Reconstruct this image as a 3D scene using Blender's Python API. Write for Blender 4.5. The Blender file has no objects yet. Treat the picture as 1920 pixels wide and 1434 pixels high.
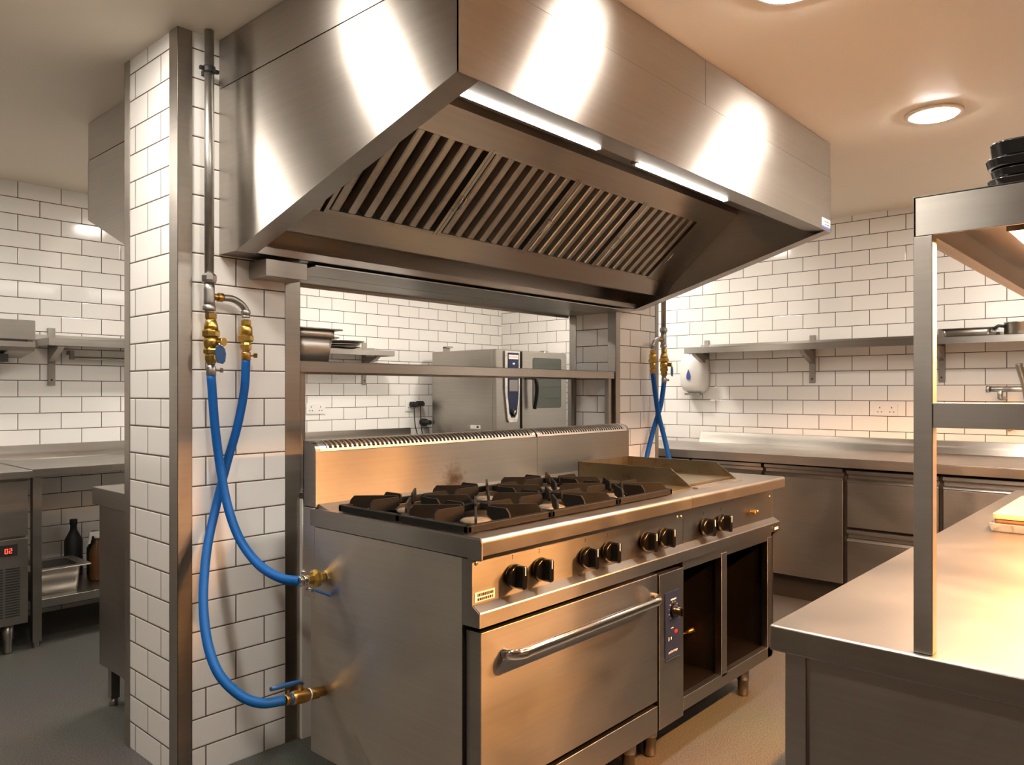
import bpy, bmesh, math, random
from mathutils import Vector, Matrix, Euler
PI = math.pi
S = bpy.context.scene
C = S.collection
random.seed(4)

# ------------------------------------------------------------------ camera
cam_d = bpy.data.cameras.new('camera'); cam = bpy.data.objects.new('camera', cam_d); C.objects.link(cam)
cam.location = (0, 0, 1.347)
cam.rotation_euler = (math.radians(90), 0, math.radians(41.94 - 90))
cam_d.sensor_width = 36; cam_d.lens = 36 * 1429.06 / 1920
cam_d.shift_y = 17 / 1920
cam_d.clip_start = 0.02
S.camera = cam
# ------------------------------------------------------------------ world
w = bpy.data.worlds.new('world'); S.world = w; w.use_nodes = True
bg = w.node_tree.nodes['Background']; bg.inputs[0].default_value = (1.0, 0.8, 0.6, 1); bg.inputs[1].default_value = 0.05
# ------------------------------------------------------------------ exposure
S.view_settings.view_transform = 'Standard'
S.view_settings.look = 'None'
S.view_settings.gamma = 1
S.view_settings.use_curve_mapping = False
S.view_settings.exposure = 0.0

WARM = (1.0, 0.75, 0.50)
AMBER = (1.0, 0.45, 0.15)
DOWN_POS = [(3.82, .88), (2.31, .93), (1.02, .93), (-.45, .93), (.70, 2.42), (.2, 4.2),
            (2.18, 4.15), (3.5, 4.15), (4.9, 3.7), (5.0, .2), (2.9, -1.2), (4.75, 2.75)]
DOWN_E = 280.0
STRIP_E = 115.0
HEAT_E = 5300.0
CEIL = 2.60

# ------------------------------------------------------------------ materials
MATS = {}
def newmat(name):
    m = bpy.data.materials.new(name); m.use_nodes = True
    nt = m.node_tree; b = nt.nodes['Principled BSDF']
    MATS[name] = m
    return m, nt, b
def N(nt, t, **kw):
    n = nt.nodes.new(t)
    for k, v in kw.items(): setattr(n, k, v)
    return n
def setv(n, **kw):
    for k, v in kw.items(): n.inputs[k.replace('_', ' ')].default_value = v
def plain(name, col, rough=.5, metal=0., noise=0., nscale=8., coat=0., spec=.5, bump=0.):
    m, nt, b = newmat(name)
    b.inputs['Base Color'].default_value = (*col, 1); b.inputs['Roughness'].default_value = rough
    b.inputs['Metallic'].default_value = metal
    b.inputs['Coat Weight'].default_value = coat
    b.inputs['Specular IOR Level'].default_value = spec
    tc = N(nt, 'ShaderNodeNewGeometry')
    if noise or bump:
        nz = N(nt, 'ShaderNodeTexNoise'); setv(nz, Scale=nscale, Detail=4.)
        nt.links.new(tc.outputs['Position'], nz.inputs['Vector'])
        if noise:
            mx = N(nt, 'ShaderNodeMix', data_type='RGBA')
            mx.inputs['A'].default_value = (*[c * (1 - noise) for c in col], 1)
            mx.inputs['B'].default_value = (*[min(1, c * (1 + noise)) for c in col], 1)
            nt.links.new(nz.outputs['Fac'], mx.inputs['Factor']); nt.links.new(mx.outputs['Result'], b.inputs['Base Color'])
        if bump:
            bp = N(nt, 'ShaderNodeBump'); setv(bp, Strength=bump, Distance=.002)
            nt.links.new(nz.outputs['Fac'], bp.inputs['Height']); nt.links.new(bp.outputs['Normal'], b.inputs['Normal'])
    return m
def steel(name, col=(.40, .375, .34), r0=.18, r1=.32, aniso=.7, grain=1., stain=0., spot=None):
    """brushed stainless: horizontal grain, wipe marks in the roughness"""
    r0 = max(r0, .285); r1 = max(r1, r0 + .09)
    m, nt, b = newmat(name)
    b.inputs['Metallic'].default_value = 1
    g = N(nt, 'ShaderNodeNewGeometry')
    mp = N(nt, 'ShaderNodeMapping'); mp.inputs['Scale'].default_value = (2.5, 2.5, 110)
    nt.links.new(g.outputs['Position'], mp.inputs['Vector'])
    fine = N(nt, 'ShaderNodeTexNoise'); setv(fine, Scale=1., Detail=3.); nt.links.new(mp.outputs[0], fine.inputs['Vector'])
    big = N(nt, 'ShaderNodeTexNoise'); setv(big, Scale=2.6, Detail=5., Roughness=.6, Distortion=.8); nt.links.new(g.outputs['Position'], big.inputs['Vector'])
    r = N(nt, 'ShaderNodeMapRange'); setv(r, From_Min=.3, From_Max=.7, To_Min=r0, To_Max=r1)
    nt.links.new(big.outputs['Fac'], r.inputs['Value'])
    nt.links.new(r.outputs[0], b.inputs['Roughness'])
    mx = N(nt, 'ShaderNodeMix', data_type='RGBA')
    mx.inputs['A'].default_value = (*[c * .90 for c in col], 1); mx.inputs['B'].default_value = (*[c * 1.07 for c in col], 1)
    nt.links.new(fine.outputs['Fac'], mx.inputs['Factor'])
    out = mx.outputs['Result']
    if stain:
        st = N(nt, 'ShaderNodeTexNoise'); setv(st, Scale=7., Detail=6., Roughness=.7, Distortion=1.)
        nt.links.new(g.outputs['Position'], st.inputs['Vector'])
        sr = N(nt, 'ShaderNodeMapRange'); setv(sr, From_Min=.52, From_Max=.72, To_Min=0., To_Max=stain); nt.links.new(st.outputs['Fac'], sr.inputs['Value'])
        m2 = N(nt, 'ShaderNodeMix', data_type='RGBA'); m2.inputs['B'].default_value = (.16, .1, .04, 1)
        nt.links.new(sr.outputs[0], m2.inputs['Factor']); nt.links.new(out, m2.inputs['A']); out = m2.outputs['Result']
    nt.links.new(out, b.inputs['Base Color'])
    if spot:                                           # one burnt patch with its own ragged shape
        ds = N(nt, 'ShaderNodeVectorMath', operation='DISTANCE'); ds.inputs[1].default_value = spot
        nt.links.new(g.outputs['Position'], ds.inputs[0])
        sn = N(nt, 'ShaderNodeTexNoise'); setv(sn, Scale=28., Detail=5., Roughness=.7); nt.links.new(g.outputs['Position'], sn.inputs['Vector'])
        ad = N(nt, 'ShaderNodeMath', operation='MULTIPLY_ADD'); ad.inputs[1].default_value = .22
        nt.links.new(sn.outputs['Fac'], ad.inputs[0]); nt.links.new(ds.outputs['Value'], ad.inputs[2])
        sr = N(nt, 'ShaderNodeMapRange'); setv(sr, From_Min=.10, From_Max=.19, To_Min=.85, To_Max=0.); nt.links.new(ad.outputs[0], sr.inputs['Value'])
        m2 = N(nt, 'ShaderNodeMix', data_type='RGBA'); m2.inputs['B'].default_value = (.1, .05, .012, 1)
        nt.links.new(sr.outputs[0], m2.inputs['Factor']); nt.links.new(out, m2.inputs['A']); nt.links.new(m2.outputs['Result'], b.inputs['Base Color'])
    if aniso:
        tg = N(nt, 'ShaderNodeTangent', direction_type='RADIAL', axis='Z')
        sx = N(nt, 'ShaderNodeSeparateXYZ'); nt.links.new(g.outputs['Normal'], sx.inputs[0])
        ab = N(nt, 'ShaderNodeMath', operation='ABSOLUTE'); nt.links.new(sx.outputs['Z'], ab.inputs[0])
        an = N(nt, 'ShaderNodeMath', operation='MULTIPLY_ADD'); an.inputs[1].default_value = -aniso; an.inputs[2].default_value = aniso
        nt.links.new(ab.outputs[0], an.inputs[0]); nt.links.new(an.outputs[0], b.inputs['Anisotropic'])
        nt.links.new(tg.outputs[0], b.inputs['Tangent']); b.inputs['Anisotropic Rotation'].default_value = .25
    return m
def tiles(name, h, w, z0, jx, jy, wy=None, col=(.84, .82, .79)):
    """white metro tiles in running bond, grout brown-grey"""
    m, nt, b = newmat(name)
    wy = wy or w
    g = N(nt, 'ShaderNodeNewGeometry')
    p = N(nt, 'ShaderNodeSeparateXYZ'); nt.links.new(g.outputs['Position'], p.inputs[0])
    n = N(nt, 'ShaderNodeSeparateXYZ'); nt.links.new(g.outputs['True Normal'], n.inputs[0])
    def M(op, a, bv, cv=None):
        q = N(nt, 'ShaderNodeMath', operation=op)
        for i, v in enumerate((a, bv, cv)):
            if v is None: continue
            if isinstance(v, (int, float)): q.inputs[i].default_value = v
            else: nt.links.new(v, q.inputs[i])
        return q.outputs[0]
    ax = M('GREATER_THAN', M('ABSOLUTE', n.outputs['X'], None), .5)
    sx = M('ADD', p.outputs['X'], -jx + w / 2)
    sy = M('MULTIPLY_ADD', M('ADD', p.outputs['Y'], -jy), w / wy, w / 2)
    s = M('ADD', M('MULTIPLY', sy, ax), M('MULTIPLY', sx, M('SUBTRACT', 1., ax)))
    cv = N(nt, 'ShaderNodeCombineXYZ'); nt.links.new(s, cv.inputs[0]); nt.links.new(M('ADD', p.outputs['Z'], -z0), cv.inputs[1])
    br = N(nt, 'ShaderNodeTexBrick', offset=.5, offset_frequency=2, squash=1.)
    setv(br, Scale=1., Brick_Width=w, Row_Height=h, Mortar_Size=.0024, Mortar_Smooth=.1, Bias=0.)
    br.inputs['Color1'].default_value = (*col, 1); br.inputs['Color2'].default_value = (*[c * .95 for c in col], 1)
    br.inputs['Mortar'].default_value = (.085, .06, .042, 1)
    nt.links.new(cv.outputs[0], br.inputs['Vector'])
    b2 = N(nt, 'ShaderNodeTexBrick', offset=.5, offset_frequency=2, squash=1.)
    setv(b2, Scale=1., Brick_Width=w, Row_Height=h, Mortar_Size=.006, Mortar_Smooth=1., Bias=0.)
    nt.links.new(cv.outputs[0], b2.inputs['Vector'])
    nt.links.new(br.outputs['Color'], b.inputs['Base Color'])
    rr = N(nt, 'ShaderNodeMapRange'); setv(rr, To_Min=.12, To_Max=.8); nt.links.new(br.outputs['Fac'], rr.inputs['Value'])
    nt.links.new(rr.outputs[0], b.inputs['Roughness'])
    wn = N(nt, 'ShaderNodeTexNoise'); setv(wn, Scale=9., Detail=1.); nt.links.new(g.outputs['Position'], wn.inputs['Vector'])
    hh = M('MULTIPLY_ADD', wn.outputs['Fac'], .25, M('MULTIPLY', b2.outputs['Fac'], -1.))
    bp = N(nt, 'ShaderNodeBump'); setv(bp, Strength=.5, Distance=.0025)
    nt.links.new(hh, bp.inputs['Height']); nt.links.new(bp.outputs['Normal'], b.inputs['Normal'])
    return m
def emis(name, col, e):
    m, nt, b = newmat(name)
    b.inputs['Base Color'].default_value = (*col, 1)
    b.inputs['Emission Color'].default_value = (*col, 1); b.inputs['Emission Strength'].default_value = e
    return m

M_steel = steel('brushed_steel')
M_steeld = steel('dull_steel', (.36, .33, .295), .26, .42, .5)
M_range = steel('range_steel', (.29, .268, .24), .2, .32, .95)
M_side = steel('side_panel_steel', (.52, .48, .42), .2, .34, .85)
M_guard = steel('backguard_steel', (.33, .305, .27), .2, .32, .9, spot=(2.06, 2.16, 1.0))
M_hood = steel('hood_steel', (.46, .425, .385), .23, .34, .97)
M_top = steel('worktop_steel', (.40, .37, .335), .26, .42, 0)
M_ctop = steel('counter_steel', (.31, .29, .262), .16, .28, 0)
M_grid = steel('griddle_steel', (.24, .205, .14), .34, .5, .2, stain=.9)
M_satin = plain('satin_steel', (.6, .555, .50), .38, 1, .05, 5)
M_baf = steel('baffle_steel', (.5, .46, .40), .22, .38, 0, stain=.35)
M_galv = plain('galvanised_pipe', (.42, .41, .38), .38, 1, .25, 30)
M_chrome = plain('chrome', (.75, .72, .68), .08, 1)
M_brass = plain('brass', (.62, .42, .12), .3, 1, .25, 40)
M_copper = plain('worn_brass', (.5, .3, .09), .35, 1, .3, 30)
M_iron = plain('cast_iron', (.009, .008, .0065), .55, 0, .4, 25, spec=.12, bump=.4)
M_ironw = plain('worn_burner_cap', (.2, .15, .105), .5, .4, .4, 60)
M_blackpl = plain('gloss_black_plastic', (.005, .0045, .004), .16, 0, spec=.35)
M_black = plain('matt_black', (.012, .011, .01), .6)
M_cav = plain('shade_dark_lining', (.007, .005, .0035), .3, .2, .5, 6, spec=.35)  # near-black colour stands in for the shade inside recesses, mottled by noise
M_blue = plain('blue_rubber_hose', (.003, .085, .32), .5, 0, .12, 40, spec=.22)
M_bluepl = plain('blue_plastic', (.008, .07, .22), .35)
M_navy = plain('navy_panel', (.012, .018, .052), .35, spec=.3)
M_red = plain('red_plastic', (.45, .02, .02), .3)
M_white = plain('white_plastic', (.78, .76, .72), .3)
M_label = plain('white_label', (.75, .72, .68), .5)
M_ink = plain('black_ink', (.02, .02, .02), .5)
M_redink = plain('red_ink', (.55, .08, .04), .5)
M_blueink = plain('blue_ink', (.05, .08, .35), .5)
M_greyscr = plain('grey_screen', (.2, .18, .16), .2)
M_ceilm = plain('ceiling_paint', (.85, .765, .64), .45, 0, .03, 1.5, spec=.4)
M_paint = plain('wall_paint', (.7, .66, .6), .6)
M_dpaint = plain('darkened_unseen_wall', (.16, .14, .12), .6)  # for the unseen left and front walls, darkened so steel reflects less light
M_board = plain('pale_wood_board', (.42, .30, .19), .5, 0, .15, 12)
M_darkbrd = plain('brown_board', (.2, .1, .05), .5)
M_tray = plain('black_melamine', (.008, .008, .008), .16, 0, coat=.3)
M_green = plain('dark_green_glass', (.01, .02, .008), .1)
M_amber = plain('amber_sauce', (.10, .04, .012), .25)
M_rim = plain('downlight_trim', (.85, .77, .65), .45)
M_hose2 = plain('cable_black', (.01, .01, .01), .5)

m, nt, b = newmat('oven_glass'); b.inputs['Base Color'].default_value = (.035, .042, .03, 1); b.inputs['Roughness'].default_value = .06; b.inputs['Coat Weight'].default_value = .5
M_glass = m
m, nt, b = newmat('clear_plastic'); b.inputs['Base Color'].default_value = (.9, .85, .78, 1); b.inputs['Roughness'].default_value = .12; b.inputs['Transmission Weight'].default_value = .85; b.inputs['IOR'].default_value = 1.2
M_clear = m
# floor: speckled safety vinyl
m, nt, b = newmat('speckled_vinyl')
g = N(nt, 'ShaderNodeNewGeometry')
n1 = N(nt, 'ShaderNodeTexNoise'); setv(n1, Scale=190., Detail=2.); nt.links.new(g.outputs['Position'], n1.inputs['Vector'])
n2 = N(nt, 'ShaderNodeTexNoise'); setv(n2, Scale=1.5, Detail=3.); nt.links.new(g.outputs['Position'], n2.inputs['Vector'])
cr = N(nt, 'ShaderNodeValToRGB'); cr.color_ramp.elements[0].position = .36; cr.color_ramp.elements[0].color = (.045, .042, .038, 1)
cr.color_ramp.elements[1].position = .62; cr.color_ramp.elements[1].color = (.135, .13, .118, 1)
nt.links.new(n1.outputs['Fac'], cr.inputs[0])
mx = N(nt, 'ShaderNodeMix', data_type='RGBA', blend_type='MULTIPLY'); mx.inputs['Factor'].default_value = .35
nt.links.new(cr.outputs[0], mx.inputs['A']); nt.links.new(n2.outputs['Color'], mx.inputs['B'])
nt.links.new(mx.outputs['Result'], b.inputs['Base Color']); b.inputs['Roughness'].default_value = .42
bp = N(nt, 'ShaderNodeBump'); setv(bp, Strength=.25, Distance=.001); nt.links.new(n1.outputs['Fac'], bp.inputs['Height']); nt.links.new(bp.outputs[0], b.inputs['Normal'])
M_floor = m

M_tile_mid = tiles('metro_tiles_partition', .1018, .2256, 1.7286, 1.391, 2.844, .2185)
M_tile_back = tiles('metro_tiles_back', .0990, .2335, 2.107, 1.411, 2.8)
M_tile_right = tiles('metro_tiles_right', .1063, .234, 2.452, 1.411, 1.944)

M_down = emis('downlight_glow', (1.0, .92, .82), DOWN_E)
M_downs = emis('downlight_glow_dim', (1.0, .92, .82), DOWN_E*.45)
M_strip = emis('strip_glow', (1.0, .96, .88), STRIP_E)
M_heat = emis('heat_lamp_glow', AMBER, HEAT_E)
M_led = emis('red_display', (1.0, .05, .03), 4.)

# ------------------------------------------------------------------ mesh helpers
class MB:
    """collects shapes in world coordinates; build() links them as ONE mesh object"""
    def __init__(s): s.bm = bmesh.new()
    def box(s, x0, x1, y0, y1, z0, z1):
        v = [s.bm.verts.new(p) for p in ((x0,y0,z0),(x1,y0,z0),(x1,y1,z0),(x0,y1,z0),(x0,y0,z1),(x1,y0,z1),(x1,y1,z1),(x0,y1,z1))]
        for f in ((3,2,1,0),(4,5,6,7),(0,1,5,4),(1,2,6,5),(2,3,7,6),(3,0,4,7)): s.bm.faces.new([v[i] for i in f])
        return s
    def bar(s, a, b, wd, ht, up=(0,0,1)):
        a = Vector(a); b = Vector(b); d = (b-a).normalized(); u = Vector(up)
        sd = d.cross(u).normalized(); u = sd.cross(d).normalized()
        v = [s.bm.verts.new(p + sd*i*wd/2 + u*j*ht/2) for p in (a,b) for i,j in ((-1,-1),(1,-1),(1,1),(-1,1))]
        for f in ((0,1,2,3),(7,6,5,4),(0,4,5,1),(1,5,6,2),(2,6,7,3),(3,7,4,0)): s.bm.faces.new([v[i] for i in f])
        return s
    def prism(s, prof, a0, a1, axis='X'):
        """closed 2-D profile extruded along an axis. X: (y,z)  Y: (x,z)  Z: (x,y)"""
        def P(p, t):
            return (t,p[0],p[1]) if axis=='X' else ((p[0],t,p[1]) if axis=='Y' else (p[0],p[1],t))
        A = [s.bm.verts.new(P(p,a0)) for p in prof]; B = [s.bm.verts.new(P(p,a1)) for p in prof]
        n = len(prof)
        s.bm.faces.new(A); s.bm.faces.new(B[::-1])
        for i in range(n): s.bm.faces.new((A[i],A[(i+1)%n],B[(i+1)%n],B[i]))
        return s
    def strip(s, pts, a0, a1, axis='X', t=.0015):
        """thin bent sheet following a polyline, thickness t"""
        pts = [Vector((p[0],p[1])) for p in pts]; L=[]; R=[]
        for i,p in enumerate(pts):
            d = (pts[min(i+1,len(pts)-1)]-pts[max(i-1,0)]).normalized(); nn = Vector((-d.y,d.x))*t/2
            L.append(p+nn); R.append(p-nn)
        return s.prism([tuple(q) for q in L+R[::-1]], a0, a1, axis)
    def quad(s, *p):
        s.bm.faces.new([s.bm.verts.new(q) for q in p]); return s
    def lathe(s, prof, c, axis='Z', seg=24, cap=True, smooth=True):
        """prof: (radius, height) rings along axis (or a direction vector) from point c"""
        c = Vector(c)
        d = {'X':Vector((1,0,0)),'Y':Vector((0,1,0)),'Z':Vector((0,0,1))}[axis] if isinstance(axis,str) else Vector(axis).normalized()
        u = d.orthogonal().normalized(); v = d.cross(u)
        rings = []
        for r,h in prof:
            rings.append([s.bm.verts.new(c+d*h+(u*math.cos(2*PI*k/seg)+v*math.sin(2*PI*k/seg))*max(r,1e-5)) for k in range(seg)])
        for a,b in zip(rings,rings[1:]):
            for k in range(seg):
                f = s.bm.faces.new((a[k],a[(k+1)%seg],b[(k+1)%seg],b[k])); f.smooth = smooth
        if cap:
            s.bm.faces.new(rings[0][::-1]); s.bm.faces.new(rings[-1])
        return s
    def tube(s, pts, r, seg=12, cap=True, rs=None):
        pts = [Vector(p) for p in pts]
        u = None; rings=[]
        for i,p in enumerate(pts):
            d = (pts[min(i+1,len(pts)-1)]-pts[max(i-1,0)]).normalized()
            if u is None: u = d.orthogonal().normalized()
            u = (u - d*u.dot(d)).normalized(); v = d.cross(u)
            rr = rs[i] if rs else r
            rings.append([s.bm.verts.new(p+(u*math.cos(2*PI*k/seg)+v*math.sin(2*PI*k/seg))*rr) for k in range(seg)])
        for a,b in zip(rings,rings[1:]):
            for k in range(seg):
                f = s.bm.faces.new((a[k],a[(k+1)%seg],b[(k+1)%seg],b[k])); f.smooth=True
        if cap: s.bm.faces.new(rings[0][::-1]); s.bm.faces.new(rings[-1])
        return s
    def rbox(s, x0,x1,y0,y1,z0,z1, r=.01, axis='Z', seg=5, taper=0.):
        """box with rounded corners around one axis; taper shrinks the low end"""
        if axis=='Z': a,b,c,d,e,f = x0,x1,y0,y1,z0,z1
        elif axis=='Y': a,b,c,d,e,f = x0,x1,z0,z1,y0,y1
        else: a,b,c,d,e,f = y0,y1,z0,z1,x0,x1
        def ring(t, k):
            cx,cy=(a+b)/2,(c+d)/2; out=[]
            for (sx,sy,a0) in ((1,1,0),(-1,1,PI/2),(-1,-1,PI),(1,-1,3*PI/2)):
                for i in range(seg+1):
                    an=a0+i*PI/2/seg
                    px=cx+sx*((b-a)/2-k-r)+math.cos(an)*r; py=cy+sy*((d-c)/2-k-r)+math.sin(an)*r
                    out.append(s.bm.verts.new((px,py,t) if axis=='Z' else ((px,t,py) if axis=='Y' else (t,px,py))))
            return out
        A=ring(e,taper); B=ring(f,0); n=len(A)
        s.bm.faces.new(A[::-1]); s.bm.faces.new(B)
        for i in range(n):
            q=s.bm.faces.new((A[i],A[(i+1)%n],B[(i+1)%n],B[i])); q.smooth=True
        return s
    def build(s, name, mat, parent=None, bevel=0., **kw):
        bmesh.ops.recalc_face_normals(s.bm, faces=s.bm.faces[:])
        me = bpy.data.meshes.new(name)
        if parent is not None: base = BASE[parent.name]
        else:
            co = [v.co for v in s.bm.verts]
            base = Vector(((min(c.x for c in co)+max(c.x for c in co))/2, (min(c.y for c in co)+max(c.y for c in co))/2, min(c.z for c in co)))
        bmesh.ops.translate(s.bm, vec=-base, verts=s.bm.verts[:])
        s.bm.to_mesh(me); s.bm.free()
        me.materials.append(mat)
        o = bpy.data.objects.new(name, me); C.objects.link(o)
        BASE[o.name] = base
        if parent is not None: o.parent = parent
        else: o.location = base
        if bevel:
            md = o.modifiers.new('bevel','BEVEL'); md.width=bevel; md.segments=2; md.limit_method='ANGLE'; md.angle_limit=math.radians(40); md.harden_normals=True
        for k,v in kw.items(): o[k]=v
        return o
BASE = {}
def tag(o, label, cat, group=None):
    o['label']=label; o['category']=cat
    if group: o['group']=group
    return o
def thing(name, loc, label, cat, group=None):
    o = bpy.data.objects.new(name, None); C.objects.link(o); o.location = loc; o.empty_display_size=.05
    BASE[o.name] = Vector(loc)
    return tag(o, label, cat, group)
def copy_tree(o, parent=None):
    c = o.copy(); C.objects.link(c)
    if parent is not None: c.parent = parent
    for ch in [q for q in KIDS.get(o.name, [])]: copy_tree(ch, c)
    return c
KIDS = {}
def kids_of(root):
    for o in list(C.objects):
        if o.parent is not None: KIDS.setdefault(o.parent.name, [])
        if o.parent is not None and o not in KIDS[o.parent.name]: KIDS[o.parent.name].append(o)
def struct(o): o['kind']='structure'; return o
def spline(pts, n=8):
    P=[Vector(p) for p in pts]; P=[P[0]*2-P[1]]+P+[P[-1]*2-P[-2]]; out=[]
    for i in range(1,len(P)-2):
        for k in range(n):
            t=k/n; a,b,c,d=P[i-1],P[i],P[i+1],P[i+2]
            out.append(.5*((2*b)+(c-a)*t+(2*a-5*b+4*c-d)*t*t+(3*b-a-3*c+d)*t**3))
    out.append(P[-2]); return out
def text_mesh(body, size, mat, name, parent, loc, rot, extrude=.0004, kw=None):
    cu = bpy.data.curves.new(name,'FONT'); cu.body=body; cu.size=size; cu.extrude=extrude; cu.align_x='CENTER'; cu.align_y='CENTER'
    tmp = bpy.data.objects.new(name,cu); C.objects.link(tmp)
    bpy.context.view_layer.update()
    me = bpy.data.meshes.new_from_object(tmp.evaluated_get(bpy.context.evaluated_depsgraph_get()))
    bpy.data.objects.remove(tmp)
    me.transform(Matrix.Translation(Vector(loc)-BASE[parent.name]) @ Euler(rot).to_matrix().to_4x4())
    me.materials.clear(); me.materials.append(mat)
    o = bpy.data.objects.new(name, me); C.objects.link(o); o.parent=parent; BASE[o.name]=BASE[parent.name]
    return o

# ================================================================== THE ROOM
XR, YB, XL, YF = 5.66, 5.23, -1.7, -2.6
struct(MB().box(XL-.1, XR+.1, YF-.1, YB+.1, -.1, 0).build('floor', M_floor))
struct(MB().box(XL-.1, XR+.1, YF-.1, YB+.1, CEIL, CEIL+.1).build('ceiling', M_ceilm))
struct(MB().box(XL-.1, XR+.1, YB, YB+.1, 0, CEIL).build('wall_back', M_tile_back))
struct(MB().box(XR, XR+.1, YF, YB, 0, CEIL).build('wall_right', M_tile_right))
struct(MB().box(XL-.1, XL, YF, YB, 0, CEIL).build('wall_left', M_dpaint))
struct(MB().box(XL-.1, XR+.1, YF-.1, YF, 0, CEIL).build('wall_front', M_dpaint))
# partition: left pier, right pier, lintel and low wall
YW, YP, YC = 2.60, 2.945, 3.045
p = MB().box(1.179, 1.654, YW, YC, 0, CEIL).box(3.826, 4.311, YW, YP, 0, CEIL).box(1.654, 3.826, YW, YP, 1.828, CEIL)
struct(p.build('wall_middle', M_tile_mid))
struct(MB().box(1.654, 3.826, 2.58, YP, 0, .93).build('wall_low', M_paint))
# steel corner trims
t = .003
def ctrim(n, x, y, sx, sy, wx, wy, z0=0, z1=CEIL):
    """angle at corner (x,y); legs run sx*wx along X and sy*wy along Y, outside the wall"""
    m = MB()
    xo = x - sx*t; yo = y - sy*t
    m.box(min(xo, x+sx*wx), max(xo, x+sx*wx), min(yo, y), max(yo, y), z0, z1)
    if wy: m.box(min(xo, x), max(xo, x), min(yo, y+sy*wy), max(yo, y+sy*wy), z0, z1)
    struct(m.build('trim_%d' % n, M_steeld, bevel=.001))
ctrim(1, 1.179, YW, 1, 1, .049, .062)
ctrim(2, 1.179, YC, 1, -1, .05, .045)
ctrim(3, 1.654, YW, -1, 1, .063, .05)
ctrim(4, 3.826, YW, 1, 1, .045, .055, 0, 1.83)
ctrim(5, 3.826, YP, 1, -1, .05, .05, 0, 1.83)
ctrim(6, 4.311, YW, -1, 1, .036, .05)
ctrim(7, 4.311, YP, -1, -1, .05, .05)
# soffit lining of the pass opening: two folded sheets meeting in a seam
s_ = MB().box(1.655, 3.82, 2.49, 2.712, 1.822, 1.828).box(1.655, 3.82, 2.718, 2.965, 1.822, 1.828).box(1.655, 3.82, 2.95, 2.965, 1.81, 1.86)
struct(s_.build('trim_8', M_steel, bevel=.001))
struct(MB().box(1.656, 3.824, 2.575, 2.95, .93, .955).build('trim_9', M_steel, bevel=.002))

# ================================================================== DOWNLIGHTS
def downlight(x, y, lab, glow):
    d = thing('downlight', (x, y, CEIL-.012), lab, 'ceiling light', 'round ceiling downlights')
    MB().lathe([(.098,0),(.118,.002),(.12,.011)], (x,y,CEIL-.012), seg=40).build('rim', M_rim, d)
    MB().lathe([(.092,-.003),(.096,.0)], (x,y,CEIL-.0125), seg=40).build('lens', glow, d)
    return d
LAB = {2:'downlight over the aisle in front of the left pillar, above the frame', 3:'downlight farthest left over the front aisle', 4:'downlight beside the left flank of the big hood',
       5:'downlight at the back left, over the way past the pillar', 6:'downlight over the left worktop behind the pillar', 7:'downlight over the back worktop behind the pass',
       8:'downlight in front of the combi oven', 9:'downlight nearest the right wall, over the gantry end', 10:'downlight behind the viewpoint on the serving side', 11:'downlight over the right worktop, hidden by the big hood',
       0:'round glowing downlight in the orange lit ceiling right of the big hood',
       1:'round downlight cut off by the top edge of the picture above the big hood'}
for i,(x,y) in enumerate(DOWN_POS):
    downlight(x, y, LAB.get(i, 'round ceiling downlight outside the view'), M_downs if i in (6, 11) else M_down)

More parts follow.
